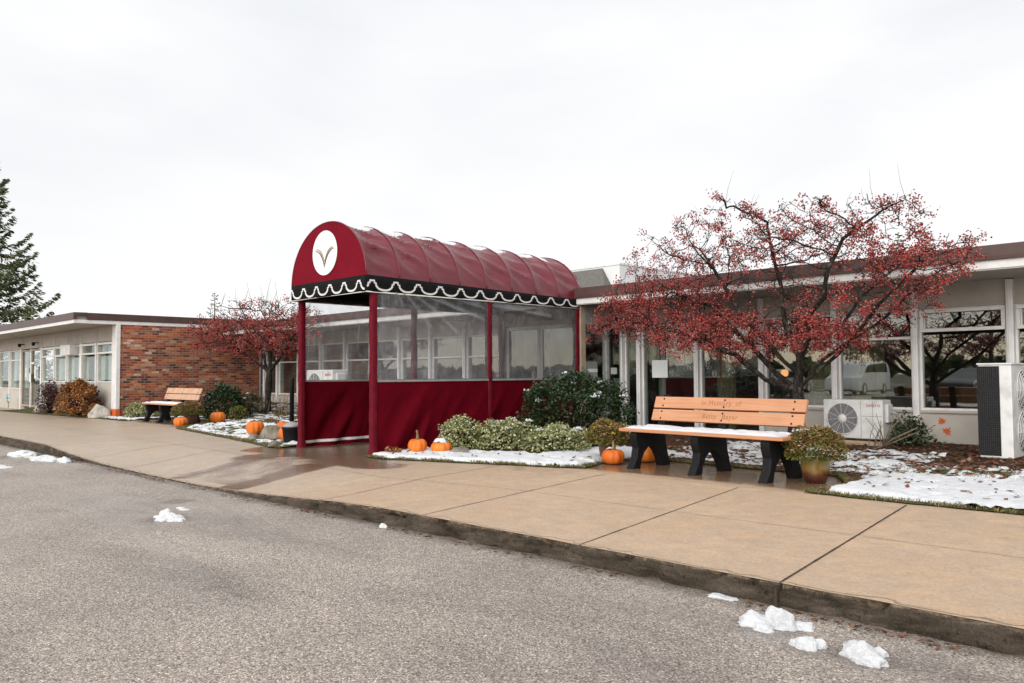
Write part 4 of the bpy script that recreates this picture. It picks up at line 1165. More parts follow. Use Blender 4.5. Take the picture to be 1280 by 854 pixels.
# snow left on the top of the barrel
B = MB()
na, ny_ = 84, 420
def hs(i, j):
    th = lerp(math.radians(44), math.radians(92), i / na); y = lerp(CY0 + .05, CY1 - .2, j / ny_)
    v = (y - CY0) / (CY1 - CY0) * NB; s = v - math.floor(v)
    m = math.exp(-((math.degrees(th) - 73) / 11) ** 2) * (.25 + .85 * math.sin(PI * s) ** .5)
    return th, y, m * 1.1 - (.56 + .42 * fbm(th * 4.2, y * 4.5, 2.5) + .34 * fbm(th * 9, y * 26, 3.) + .2 * fbm(th * 30, y * 60, 1.))
ids = {}
def vid2(i, j):
    if (i, j) not in ids:
        th, y, h = hs(i, j)
        ids[i, j] = len(B.v); B.v.append(barrel(th, y, max(-.004, min(.006, h * .03))))
    return ids[i, j]
for j in range(ny_):
    for i in range(na):
        if max(hs(i, j)[2], hs(i+1, j)[2], hs(i+1, j+1)[2], hs(i, j+1)[2]) > 0:
            B.f.append((vid2(i, j), vid2(i+1, j), vid2(i+1, j+1), vid2(i, j+1))); B.mi.append(0)
tag(B.build('snow', M['snow'], smooth=True), 'thin melting snow along the top of the burgundy canopy', 'snow', kind='stuff')

# ------------------------------------------------------------------ memorial benches
def bench(label, loc, rz):
    t = thing('park_bench', label, 'bench', (0, 0, 0), 'benches along the building')
    K = 1.13
    prof = [(-.31, 0), (-.185, 0), (-.165, .09), (-.12, .18), (-.04, .255), (.03, .255), (.10, .19), (.15, .10), (.18, 0), (.32, 0), (.285, .12), (.25, .25), (.24, .37), (.285, .52), (.375, .85), (.33, .86), (.225, .54), (.19, .43), (-.235, .43), (-.255, .40), (-.25, .33), (-.215, .24), (-.235, .13)]
    prof = [(y * K, z) for y, z in prof]
    for x in (-.88, 0, .88):
        MB().prism(prof, x - .052, x + .052, 'x').build('leg', M['plastic'], t, bevel=.008)
    B = MB()
    for k in range(3):
        y0 = -.30 + k * .152
        B.box(-1.09, 1.09, y0, y0 + .143, .432, .472)
    B.build('seat', M['wood'], t, bevel=.008)
    boards = []
    al = math.atan2(.105 * K, .33)
    for (s0, s1) in ((.06, .205), (.222, .367)):
        ca, sa = math.cos(al), math.sin(al)
        def Q(s, n): return (.215 * K + s * sa - n * ca, .48 + s * ca + n * sa)   # n: towards the sitter
        B = MB().prism([Q(s0, .0), Q(s1, .0), Q(s1, .038), Q(s0, .038)], -1.02, 1.02, 'x')
        bd = B.build('back_board', M['wood'], t, bevel=.007)
        for x in (-.88, 0, .88):
            for s in (s0 + .03, s1 - .03):
                y, z = Q(s, .0385); y2, z2 = Q(s, .044)
                MB().tube([(x, y, z), (x, y2, z2)], [.012, .009], 10).build('bolt', M['dark'], bd)
        boards.append((bd, Q, s0, s1, al))
    t.location = loc; t.rotation_euler = (0, 0, rz)
    return t, boards
def text_mesh(name, body, size, mat, parent, mw, space=1., ext=.001):
    cu = bpy.data.curves.new('t', 'FONT'); cu.body = body; cu.size = size; cu.extrude = ext; cu.align_x = 'CENTER'; cu.align_y = 'CENTER'; cu.space_character = space; cu.resolution_u = 2
    ob = bpy.data.objects.new('t', cu); COL.objects.link(ob)
    dg = bpy.context.evaluated_depsgraph_get(); dg.update()
    me = bpy.data.meshes.new_from_object(ob.evaluated_get(dg)); bpy.data.objects.remove(ob)
    me.transform(mw); me.name = name
    return link_mesh(name, me, mat, parent)
M['engraved'] = simple('engraved_letters', (.29,.12,.048), (.36,.155,.07), 30., .8)
NBL = (-4.93, 8.06, 0.)
nb, boards = bench('orange memorial bench with engraved back boards and snowy seat beside the potted mum', NBL, math.radians(-4.))
for (bd, Q, s0, s1, al), words_ in zip(boards, ((('Betty', -.175), ('Bayer', .105)), (('In', -.285), ('Memory', -.06), ('of', .185)))):
    y, z = Q((s0 + s1) / 2, .0388)
    for wd_, wx_ in words_:
        mw = Matrix.Translation((wx_, y, z)) @ Matrix.Rotation(PI / 2 - al, 4, 'X')
        text_mesh('engraved_word', wd_, .082, M['engraved'], bd, mw, 1.15, .0006)
fb = dup(nb, (-20.3, 8.26, .0), 0.)
for ch in fb.children:
    if not ch.name.startswith('leg'): ch.data = ch.data.copy(); ch.data.materials[0] = M['wood_hazed']
fb['label'] = 'bench with haze-paled boards and snowy seat in front of the brick wall'
for ch in fb.children:
    if ch.name.startswith('back_board'):
        for g in list(ch.children):
            if g.name.startswith('engraved_word'): bpy.data.objects.remove(g)
def bench_snow(loc, rz, label, seed, cut):
    c_, s_ = math.cos(rz), math.sin(rz)
    B = MB(); nx_, ny_ = 90, 18; ids = {}
    def h(i, j):
        x = lerp(-1.06, 1.06, i / nx_); y = lerp(-.29, .145, j / ny_)
        ex = min(1, (1.06 - abs(x)) / .12, (y + .29) / .06, (.145 - y) / .04)
        return x, y, ex * (.75 + .5 * fbm(x * 3, y * 6, seed) + .35 * fbm(x * 11, y * 14, seed + 3)) - cut * (1 + .8 * math.exp(-((x + 1.0) / .25) ** 2))
    def vid(i, j):
        if (i, j) not in ids:
            x, y, hh = h(i, j); ids[i, j] = len(B.v)
            B.v.append((loc[0] + x * c_ - y * s_, loc[1] + x * s_ + y * c_, loc[2] + .470 + max(-.004, min(.034, hh * .042))))
        return ids[i, j]
    for j in range(ny_):
        for i in range(nx_):
            q = [(i, j), (i+1, j), (i+1, j+1), (i, j+1)]
            if max(h(*k)[2] for k in q) > 0: B.f.append(tuple(vid(*k) for k in q)); B.mi.append(0)
    tag(B.build('snow', M['snow'], smooth=True), label, 'snow', kind='stuff')
bench_snow(NBL, math.radians(-4.), 'snow lying on the seat of the memorial bench', 1., .12)
bench_snow((-20.3, 8.26, 0), 0., 'snow lying on the seat of the far bench', 8., .1)

# ------------------------------------------------------------------ outdoor air conditioning units
def fan_unit(label, W, H, D, group):
    t = thing('outdoor_unit', label, 'air conditioner', (0, 0, 0), group)
    MB().box(-W/2, W/2, 0, D, .03, H).build('casing', M['acwhite'], t, bevel=.012)
    MB().box(-W/2 + .08, -W/2 + .14, -.0, D, 0, .03).box(W/2 - .14, W/2 - .08, -.0, D, 0, .03).build('foot', M['dark'], t)
    cx, cz, r = -W * .17, H * .53, H * .37
    n = 36
    g = MB(); g.v = [(cx + r * math.cos(2*PI*i/n), -.003, cz + r * math.sin(2*PI*i/n)) for i in range(n)]; g.f = [tuple(range(n))[::-1]]; g.mi = [0]
    fo = g.build('fan_opening', M['acgrey'], t)
    B = MB()
    for k in range(12):
        a = 2 * PI * k / 12 + .1
        B.tube([(cx + .06 * math.cos(a), -.016, cz + .06 * math.sin(a)), (cx + r * math.cos(a), -.010, cz + r * math.sin(a))], .0032, 4)
    for q in range(2, 12):
        rr = r * q / 11.5
        B.tube([(cx + rr * math.cos(2*PI*i/36), -.013, cz + rr * math.sin(2*PI*i/36)) for i in range(37)], .0013, 3, cap=False)
    B.build('fan_guard', M['acwhite'], fo)
    MB().tube([(cx, -.004, cz), (cx, -.022, cz)], [.066, .058], 20).build('fan_hub', M['acwhite'], fo, True)
    MB().tube([(cx + (r + .008) * math.cos(2*PI*i/40), -.004, cz + (r + .008) * math.sin(2*PI*i/40)) for i in range(41)], .009, 5).build('fan_rim', M['acwhite'], fo, True)
    B = MB().box(W*.14, W*.144, -.0025, .0, .04, H - .02).box(W*.335, W*.339, -.0025, .0, .04, H - .02).box(W*.144, W/2 - .01, -.0027, .0, H*.60, H*.607)
    B.build('panel_seam', M['acgrey'], t)
    MB().box(W/2, W/2 + .05, D*.2, D*.8, H*.45, H*.9).build('pipe_cover', M['acwhite'], t, bevel=.015)
    mw = Matrix.Translation((W * .345, -.004, H * .86)) @ Matrix.Rotation(PI / 2, 4, 'X')
    text_mesh('maker_lettering', 'SANYO', H * .095, M['sanyo'], t, mw, 1.1, .001)
    return t
u1 = fan_unit('white outdoor unit with one round fan beside the crabapple trunk', .83, .57, .31, 'single fan outdoor units')
u1.location = (-4.69, 11.42, .17)
u3 = dup(u1, (-17.75, 10.9, .36), 0.); u3.scale = (1.46, 1.46, 1.6)
u3['label'] = 'white outdoor fan unit seen through the left clear panels of the canopy'
MB_ = MB().box(-5.08, -4.3, 11.43, 11.74, .05, .168); o = MB_.build('concrete_pad', M['concrete'], bevel=.01); base_at(o, (-4.69, 11.6, .05)); tag(o, 'low concrete pad under the outdoor unit near the crabapple', 'pad')
MB_ = MB().box(-18.45, -17.05, 10.88, 11.4, .15, .358); o = MB_.build('concrete_pad', M['concrete'], bevel=.01); base_at(o, (-17.75, 11.1, .15)); tag(o, 'low concrete pad under the outdoor unit left of the canopy', 'pad')
# hoses from unit to wall
o = MB().tube([(-4.26, 11.55, .6), (-4.16, 11.6, .55), (-4.08, 11.75, .35), (-4.02, 11.9, .15), (-4.0, 12.35, .1)], .022, 8).build('insulated_hose', M['grey_metal'], smooth=True)
base_at(o, (-4.1, 11.7, .1)); tag(o, 'grey insulated hose running from the fan unit down to the wall', 'hose')
t = thing('outdoor_unit', 'tall white outdoor unit with dark coil side and two fans', 'air conditioner', (-2.75, 11.2, .06))
ax0, ax1, ay0, ay1, az0, az1 = -2.93, -2.575, 10.8, 11.68, .10, 1.20
MB().box(ax0, ax1, ay0, ay1, az0, az1).build('casing', M['acwhite'], t, bevel=.015)
MB().box(ax0 - .01, ax1 + .01, ay0 - .012, ay1 + .012, az1, az1 + .022).build('lid', M['acwhite'], t, bevel=.008)
co_ = MB().box(ax0 - .006, ax1 - .125, ay0 - .006, ay1 - .1, az0 + .03, az1 - .015).build('coil', M['acdark'], t)
B = MB()
for k in range(12):
    x = ax0 - .008 + k * (ax1 - .12 - ax0) / 11.
    B.box(x - .0008, x + .0008, ay0 - .0115, ay0 - .009, az0 + .03, az1 - .015)
for k in range(44):
    z = az0 + .035 + k * (az1 - az0 - .055) / 43
    B.box(ax0 - .008, ax1 - .126, ay0 - .014, ay0 - .0118, z - .0007, z + .0007)
    B.box(ax0 - .012, ax0 - .010, ay0, ay1 - .1, z - .0011, z + .0011)
B.build('coil_guard', M['acwire'], co_)
for z in (.40, .90):
    B = MB()
    for q in range(1, 9):
        rr = .235 * q / 8
        xx = ax1 + .006 + .05 * math.cos(q / 8 * PI / 2)
        B.tube([(xx, 11.24 + rr * math.cos(2*PI*i/32), z + rr * math.sin(2*PI*i/32)) for i in range(33)], .006, 4, cap=False)
    for k in range(12):
        a = 2 * PI * k / 12
        B.tube([(ax1 + .006 + .05 * math.cos(q / 8 * PI / 2), 11.24 + .235 * q / 8 * math.cos(a), z + .235 * q / 8 * math.sin(a)) for q in range(0, 9)], .004, 4)
    fo = B.build('fan_guard', M['acwhite'], t, True)
    MB().tube([(ax1 + .001, 11.24, z), (ax1 + .004, 11.24, z)], .23, 32).build('fan_opening', M['acgrey'], fo)
MB().box(ax0 + .02, ax1 - .02, ay0 + .05, ay0 + .12, .06, .1).box(ax0 + .02, ax1 - .02, ay1 - .12, ay1 - .05, .06, .1).build('foot', M['acwhite'], t)
o = MB().box(ax0 - .1, ax1 + .25, ay0 - .02, ay1 + .1, -.02, .062).build('concrete_pad', M['kerb'], bevel=.01); base_at(o, (-2.75, 11.2, 0)); tag(o, 'low dark pad under the tall outdoor unit', 'pad')
# snow dusted on the coil guard's foot
B = MB(); rngs = np.random.default_rng(3)

# ------------------------------------------------------------------ pumpkins
def pumpkin(label, x, y, r, h, seed, snow=None, stem_h=.07, z=None, group='pumpkins around the entrance'):
    z = on_ground(x, y) if z is None else z
    t = thing('pumpkin', label, 'pumpkin', (x, y, z), group)
    rr = random.Random(seed); k = rr.choice((9, 10, 11)); a0 = rr.uniform(0, 6)
    def f(u, v):
        th = u * 2 * PI; ph_ = v * PI
        lob = 1 - .075 * abs(math.cos(k * th / 2 + a0)) ** 2.2
        s = math.sin(ph_) ** .82
        rad = r * s * (lob if .02 < v < .98 else 1) * (1 + .03 * math.sin(th + a0))
        dz = h * .5 * (1 - math.cos(ph_)) 
        dz -= h * .13 * math.exp(-((1 - v) / .13) ** 2) ; dz += h * .05 * math.exp(-(v / .13) ** 2)
        return (x + rad * math.cos(th), y + rad * math.sin(th), z - .008 + dz)
    B = MB().grid(f, 80, 26)
    B.build('body', M['pumpkin'], t, True)
    zt_ = z + h * .88
    dx, dy = rr.uniform(-.03, .03), rr.uniform(-.03, .03)
    pts = [(x, y, zt_ - .02), (x, y, zt_ + stem_h * .35), (x + dx * .5, y + dy * .5, zt_ + stem_h * .7), (x + dx, y + dy, zt_ + stem_h)]
    MB().tube(pts, [.030, .017, .013, .016], 8).build('stem', M['stem'], t, True)
    if snow:
        ang, rad_, th_ = snow
        B = MB()
        def g(u, v):
            a = u * 2 * PI; q = v * rad_ * (1 + .25 * math.sin(3 * a + seed) + .12 * math.sin(7 * a))
            px_, py_ = x + ang[0] + q * math.cos(a), y + ang[1] + q * math.sin(a)
            d = min(.97, math.hypot(px_ - x, py_ - y) / r)
            zz = z + h * (.5 + .5 * math.sqrt(1 - d * d)) - h * .10 * math.exp(-(d / .25) ** 2)
            return (px_, py_, zz + th_ * (1 - v ** 3) - .004 * v + .004 * nz(px_ * 30, py_ * 30))
        B.grid(g, 26, 7); o = B.build('snow_cap', M['snow'], smooth=True)
        base_at(o, (x, y, z + h)); tag(o, 'small cap of snow on the ' + label[:1].lower() + label[1:], 'snow', kind='stuff')
    return t
pumpkin('tall stemmed pumpkin at the right canopy post', -8.93, 7.05, .136, .225, 1, None, .12)
pumpkin('low pumpkin topped with snow beside the variegated shrub', -8.63, 7.22, .150, .175, 2, ((0, 0), .085, .045), .02)
pumpkin('pumpkin with pale bent stem under the left end of the near bench', -6.27, 8.03, .145, .21, 3, ((-.05, .0), .045, .012), .10)
pumpkin('pumpkin half hidden behind the left leg of the near bench', -6.13, 8.52, .165, .23, 4)
pumpkin('small pumpkin on the walk edge beside the far bench', -18.2, 7.62, .155, .24, 5, ((0, 0), .06, .012), .03)
pumpkin('pumpkin with upright stem in the snow right of the far mum pot', -18.75, 8.75, .185, .30, 6)
pumpkin('largest pumpkin on the snowy lawn left of the canopy', -14.0, 7.25, .165, .285, 7, ((-.06, .02), .08, .016), .03)
pumpkin('snow dusted pumpkin behind the grey rock', -13.25, 7.45, .175, .26, 8, ((-.02, .02), .11, .012), .01)
pumpkin('pumpkin tucked between the rock and the black ash receptacle', -12.35, 6.98, .15, .26, 9)

# ------------------------------------------------------------------ shrubs made of many small leaves
RG = np.random.default_rng(11)
def lumpy_pts(n, c, r, seed, lo=.62, cut=.0, lump=.22, fr=2.2):
    """points through the outer volume of a lumpy dome, c = centre of its base, r = (rx, ry, height)"""
    out = []
    while len(out) < n:
        d = RG.normal(size=3); d /= np.linalg.norm(d)
        if d[2] < -.45: d[2] = -d[2]
        q = 1 + lump * fbm(d[0] * fr + seed, d[1] * fr, d[2] * fr, 3) * 1.6
        rad = q * (lo + (1 - lo) * RG.random() ** .6)
        p = (c[0] + d[0] * r[0] * rad, c[1] + d[1] * r[1] * rad, c[2] + max(.02, r[2] * (.31 + .69 * d[2] * rad)))
        if cut and fbm(p[0] * 5 + seed, p[1] * 5, p[2] * 5) < -cut: continue
        out.append(p)
    return np.array(out)
def shrub(name, label, cat, c, r, n, size, mat, seed, ratio=.5, flat=.25, group=None, lump=.22, fr=2.2, lo=.6, cut=0, twigs=14, extra=None, stem='bark'):
    t = thing(name, label, cat, c, group)
    P = lumpy_pts(n, c, r, seed, lo, cut, lump, fr)
    A, B_ = rnd_axes(RG, n, size, ratio, flat)
    fol = quads('foliage', P, A, B_, M[mat], t)
    B = MB()
    idx = RG.integers(0, n, twigs)
    for i in idx:
        p = P[i]; m_ = (lerp(c[0], p[0], .5), lerp(c[1], p[1], .5), c[2] + (p[2] - c[2]) * .62)
        B.tube([(c[0] + (p[0]-c[0]) * .1, c[1] + (p[1]-c[1]) * .1, c[2] - .02), m_, tuple(p)], [.012, .008, .003], 5)
    B.build('stem', M[stem], t, True)
    return t, P
def snow_bits(name, P, c, n, size, label, zmin, seed):
    """little pads of snow caught on the upper leaves"""
    top = P[P[:,2] > zmin]
    top = top[[fbm(p[0] * 4.5 + seed, p[1] * 4.5, 1.) > .12 for p in top]]
    if len(top) == 0: return
    hub = RG.integers(0, len(top), max(3, n // 14)); idx = hub[RG.integers(0, len(hub), n)]
    C = top[idx] + np.array([0, 0, .012]) + RG.normal(size=(n, 3)) * np.array([.034, .030, .007])
    R = size * RG.uniform(.5, 1.3, n)
    o = blobs(name, C, R, M['snow']); tag(o, label, 'snow', kind='stuff')
gz_ = bed_z
c = (-8.30, 9.65, gz_(-8.3, 9.65))
_, P = shrub('evergreen_shrub', 'large dark green rounded shrub with a little snow beside the canopy', 'shrub', c, (.93, .85, 1.02), 15000, .026, 'shrub', 3., .5, .3, twigs=40, lump=.2, lo=.72)
snow_bits('snow', P, c, 170, .02, 'small pads of snow on the large dark shrub', c[2] + .62, 2.)
for k, (x, y, rx, ry, h, lb) in enumerate(((-8.92, 7.88, .38, .34, .42, 'variegated cream and green shrub nearest the canopy post'), (-8.38, 8.2, .42, .38, .41, 'middle one of the three variegated cream and green shrubs'), (-7.66, 8.5, .50, .42, .36, 'variegated cream and green shrub nearest the potted mum, with snow on top'))):
    c = (x, y, gz_(x, y))
    _, P = shrub('variegated_shrub', lb, 'shrub', c, (rx, ry, h), 4600, .021, 'varieg', 5. + k * 3, .55, .2, 'variegated shrubs in front of the canopy', .25, 2.6, .62)
    snow_bits('snow', P, c, 180 if k else 40, .017, 'bits of snow caught on the variegated shrub ' + ('nearest the post', 'in the middle', 'by the mum pot')[k], c[2] + h * .72, 4. + k)
c = (-19.95, 9.45, gz_(-19.95, 9.45)); _, P = shrub('evergreen_shrub', 'dark green dense shrub behind the far bench', 'shrub', c, (.55, .5, .86), 5000, .034, 'shrub', 9., .5, .3, lo=.7)
c = (-20.1, 10.2, gz_(-20.1, 10.2)); _, P = shrub('open_shrub', 'loose grey green shrub with white snow tips against the brick wall', 'shrub', c, (.42, .4, .62), 1100, .034, 'pale', 15., .5, .3, lo=.5, cut=.05, twigs=26)
snow_bits('snow', P, c, 90, .024, 'snow on the loose shrub against the brick wall', c[2] + .2, 1.)
c = (-19.2, 9.5, gz_(-19.2, 9.5)); shrub('dome_shrub', 'small brown green dome shaped shrub right of the dark shrub', 'shrub', c, (.24, .24, .34), 1600, .022, 'mum', 21., .5, .2, lo=.75, lump=.1)
c = (-22.4, 8.25, gz_(-22.4, 8.25)); _, P = shrub('variegated_shrub', 'small pale variegated shrub between the corner post and the far bench', 'shrub', c, (.42, .3, .38), 1900, .03, 'varieg', 25., .5, .2, None, .25)
c = (-25.0, 7.62, gz_(-25.0, 7.62)); shrub('hydrangea_bush', 'rust brown hydrangea bush with dried flower heads below the wing windows', 'shrub', c, (1.2, .36, .92), 900, .05, 'barb', 31., .5, .2, lump=.3, lo=.5, twigs=60)
hb = [o for o in COL.objects if o.name.startswith('hydrangea_bush')][0]
heads = lumpy_pts(100, (c[0], c[1] - .05, c[2] + .02), (1.2, .38, .9), 33., .8, 0, .3)
Cc = np.concatenate([h + RG.normal(size=(110, 3)) * .045 for h in heads]); A, B_ = rnd_axes(RG, len(Cc), .024, .7, .1)
quads('flower_head', Cc, A, B_, M['hydr'], hb)['kind'] = 'stuff'
c = (-27.6, 7.55, gz_(-27.6, 7.55)); shrub('barberry_bush', 'plum brown bare looking bush in front of the wing door', 'shrub', c, (.62, .36, 1.0), 2600, .032, 'barb', 37., .4, .1, lump=.35, lo=.35, twigs=60)
c = (-4.05, 11.75, gz_(-4.05, 11.75)); shrub('leafy_plant', 'low green leafy plant between the two outdoor units', 'plant', c, (.32, .26, .42), 900, .034, 'pale', 41., .4, .1, lump=.4, lo=.3, twigs=26)
c = (-2.2, 11.5, gz_(-2.2, 11.5)); shrub('leafy_plant', 'green leafy plant at the right edge behind the tall outdoor unit', 'plant', c, (.34, .3, .62), 1100, .036, 'shrub', 43., .4, .1, lump=.4, lo=.3, twigs=22)
c = (-9.12, 6.78, gz_(-9.12, 6.78)); shrub('dry_tuft', 'small dry brown tuft at the foot of the right canopy post', 'plant', c, (.14, .12, .12), 160, .03, 'hydr', 47., .3, .0, twigs=14, lo=.3, stem='stick')
# bare cut canes beside the fan unit
t = thing('bare_canes', 'cluster of bare tan canes beside the fan unit', 'plant', (-4.25, 11.2, gz_(-4.25, 11.2)))
B = MB()
for k in range(13):
    a = RG.uniform(0, 2 * PI); l = RG.uniform(.22, .52)
    x0, y0 = -4.22 + RG.normal() * .05, 11.2 + RG.normal() * .05
    B.tube([(x0, y0, t.location.z - .02), (x0 + .25 * l * math.cos(a), y0 + .25 * l * math.sin(a), t.location.z + l * .6), (x0 + .7 * l * math.cos(a) * .8, y0 + .5 * l * math.sin(a), t.location.z + l)], [.006, .005, .003], 5)
B.tube([(-4.2, 11.0, .1), (-3.9, 10.8, .28), (-3.65, 10.9, .42)], .008, 6); B.tube([(-4.3, 10.9, .08), (-4.0, 10.95, .2), (-3.7, 11.1, .36)], .007, 6)
B.build('cane', M['stick'], t, True)['kind'] = 'stuff'
for k, (x, y, n, lb) in enumerate(((-19.0, 10.75, 60, 'dry upright grass stems at the foot of the left crabapple'), (-20.6, 10.9, 40, 'dry grass stems against the end of the brick wall'))):
    z0 = gz_(x, y); B = MB()
    for q in range(n):
        a = RG.uniform(0, 2 * PI); l = RG.uniform(.25, .6); x0, y0 = x + RG.normal() * .45, y + RG.normal() * .12
        B.tube([(x0, y0, z0 - .03), (x0 + .05 * math.cos(a), y0 + .05 * math.sin(a), z0 + l * .6), (x0 + .15 * math.cos(a) * l * 2, y0 + .1 * math.sin(a), z0 + l)], [.006, .005, .002], 4)
    o = B.build('dry_grass', M['stick']); base_at(o, (x, y, z0)); tag(o, lb, 'grass', kind='stuff')

# ------------------------------------------------------------------ potted mums
def mum(label, x, y, rp, hp, rf, hf, seed, potm, flowers, group='potted mums by the benches', snow=False):
    z = on_ground(x, y)
    t = thing('potted_mum', label, 'potted plant', (x, y, z), group)
    prof = [(rp * .62, 0), (rp * .70, .01), (rp * .88, hp * .35), (rp * .97, hp * .65), (rp * .98, hp * .85), (rp * 1.04, hp * .93), (rp * 1.06, hp), (rp * .96, hp), (rp * .92, hp * .9)]
    p = MB().lathe(prof, 32, (x, y, z)).build('pot', M[potm], t, True)
    n = int(7000 * rf / .31)
    c_ = (x, y, z + hp * .86)
    P = lumpy_pts(n, c_, (rf, rf, hf), seed, .66, 0, .12, 3.)
    P = P[(P[:,2] > z + hp * .98)]
    A, B_ = rnd_axes(RG, len(P), .015, .5, .2); quads('foliage', P, A, B_, M['mum'], t)
    Q = lumpy_pts(int(2600 * rf / .31), c_, (rf * 1.01, rf * 1.01, hf * 1.02), seed, .9, 0, .12, 3.); Q = Q[Q[:,2] > z + hp + hf * .18]
    A, B_ = rnd_axes(RG, len(Q), .0115, .8, .6); quads('faded_flower', Q, A, B_, M['mumtop'], t)['kind'] = 'stuff'
    if flowers:
        Q = lumpy_pts(260, c_, (rf * 1.02, rf * 1.02, hf * 1.02), seed, .95, 0, .12, 3.); Q = Q[Q[:,0] > x - .05][:flowers]
        Q = np.concatenate([q + RG.normal(size=(9, 3)) * .008 for q in Q]); A, B_ = rnd_axes(RG, len(Q), .012, .8, .6)
        quads('yellow_flower', Q, A, B_, M['yellow'], t)['kind'] = 'stuff'
    if snow:
        o = blobs('snow', np.array([(x - .06, y - .12, z + hp + hf * .80)]) + RG.normal(size=(60, 3)) * np.array([.04, .025, .008]), .012 * RG.uniform(.6, 1.3, 60), M['snow'])
        tag(o, 'pat of snow on the mum right of the near bench', 'snow', kind='stuff')
    return t
mum('rust tinged mum in a brown glazed pot at the right end of the near bench', -3.70, 8.06, .148, .245, .31, .36, 51., 'pot', 0, snow=True)
mum('mum with a few yellow flowers in a dark pot left of the near bench', -6.50, 8.20, .11, .22, .27, .33, 53., 'potdark', 14)
mum('brown green mum in a dark pot right of the far bench', -18.62, 7.98, .2, .26, .36, .32, 55., 'potdark', 0)

# ------------------------------------------------------------------ stones
def stone(name, label, x, y, r, seed, mat, group=None, z=None, sub=3):
    z = on_ground(x, y) if z is None else z
    bm = bmesh.new(); bmesh.ops.create_icosphere(bm, subdivisions=sub, radius=1.)
    for v in bm.verts:
        d = v.co.normalized(); q = 1 + .26 * fbm(d.x * 1.3 + seed, d.y * 1.3, d.z * 1.3, 3) + .07 * fbm(d.x * 5 + seed, d.y * 5, d.z * 5)
        for ax in ((.9, .2, .4), (-.5, .8, .3), (.1, -.9, .45), (-.7, -.5, .5)):
            dd = d.dot(Vector(ax).normalized()); q = min(q, .80 / max(dd, .01)) if dd > .8 else q
        v.co = Vector((d.x * q * r[0], d.y * q * r[1], max(-r[2] * .25, d.z * q * r[2])))
    me = bpy.data.meshes.new(name); bm.to_mesh(me); bm.free()
    o = link_mesh(name, me, M[mat], None, True); o.location = (x, y, z + r[2] * .2); o.rotation_euler = (0, 0, seed)
    return tag(o, label, 'stone' if mat != 'snow' else 'snow', group)
stone('boulder', 'pale rounded boulder in front of the white corner post', -23.75, 7.72, (.29, .22, .27), 1.3, 'rock', sub=4)
stone('stone', 'small pale boulder at the foot of the plum bush by the wing door', -28.6, 7.5, (.2, .16, .2), 2.2, 'rock')
stone('stone', 'grey brown rock between two pumpkins left of the canopy', -12.95, 7.05, (.30, .2, .19), 3.1, 'rock2')
stone('stone', 'small grey stone at the walk edge before the ash receptacle', -11.75, 6.42, (.11, .09, .07), 4.4, 'rock2')
stone('stone', 'low grey stone half under snow right of the snow topped pumpkin', -8.45, 7.42, (.26, .16, .075), 5.2, 'rock2')
stone('stone', 'small dark stone in the snow near the largest left pumpkin', -13.15, 6.78, (.12, .1, .08), 6.2, 'rock2')

# ------------------------------------------------------------------ ash receptacle, blue marker, wheel
ax_, ay_ = -11.86, 6.78; az_ = on_ground(ax_, ay_)
t = thing('ash_receptacle', 'black ash receptacle with bucket base and tall thin neck beside the left canopy post', 'ash bin', (ax_, ay_, az_))
MB().lathe([(.115, 0), (.125, .01), (.15, .22), (.162, .235), (.162, .255), (.13, .262)], 28, (ax_, ay_, az_)).build('bucket', M['dark'], t, True)
MB().lathe([(.145, .256), (.13, .285), (.09, .315), (.045, .335), (.04, .345)], 24, (ax_, ay_, az_)).build('dome', M['grey_metal'], t, True)
MB().tube([(ax_, ay_, az_ + .33), (ax_, ay_, az_ + 1.0), (ax_, ay_, az_ + 1.03), (ax_, ay_, az_ + 1.06)], [.036, .036, .043, .034], 14).build('neck', M['dark'], t, True)
bx_, by_ = -33.1, 7.7; bz_ = .1
t = thing('snowflake_marker', 'blue snowflake shaped marker on a short stake by the wing door', 'marker', (bx_, by_, bz_))
B = MB()
for k in range(3):
    a = PI * k / 3; ca, sa = math.cos(a), math.sin(a)
    B.prism([(bx_ + .17 * ca - .022 * sa, bz_ + .3 + .17 * sa + .022 * ca), (bx_ + .17 * ca + .022 * sa, bz_ + .3 + .17 * sa - .022 * ca), (bx_ - .17 * ca + .022 * sa, bz_ + .3 - .17 * sa - .022 * ca), (bx_ - .17 * ca - .022 * sa, bz_ + .3 - .17 * sa + .022 * ca)], by_ - .01 - k * .012, by_ - .0 - k * .012, 'y')
B.lathe([(.0, -.01), (.055, 0), (.055, .02), (0, .03)], 12, (bx_, by_ - .03, bz_ + .29))
B.build('snowflake', M['blue'], t)
MB().tube([(bx_, by_ + .01, bz_ - .05), (bx_, by_ + .01, bz_ + .2)], .015).build('stake', M['grey_metal'], t)
wx, wy = -18.36, 3.82; wz = road_z(wx, wy)
t = thing('rubber_wheel', 'black rubber wheel by the kerb cut off by the left edge', 'wheel', (wx, wy, wz))
MB().add(*(lambda n, m_, R_, r_: ([(wx + (R_ + r_ * math.cos(2*PI*j/m_)) * math.cos(2*PI*i/n), wy + r_ * .9 * math.sin(2*PI*j/m_), wz + .16 + (R_ + r_ * math.cos(2*PI*j/m_)) * math.sin(2*PI*i/n)) for i in range(n) for j in range(m_)], [(i*m_+j, ((i+1)%n)*m_+j, ((i+1)%n)*m_+(j+1)%m_, i*m_+(j+1)%m_) for i in range(n) for j in range(m_)]))(28, 12, .115, .05)).build('tyre', M['dark'], t, True)
MB().tube([(wx, wy - .03, wz + .16), (wx, wy + .03, wz + .16)], .085, 20).build('rim', M['grey_metal'], t)

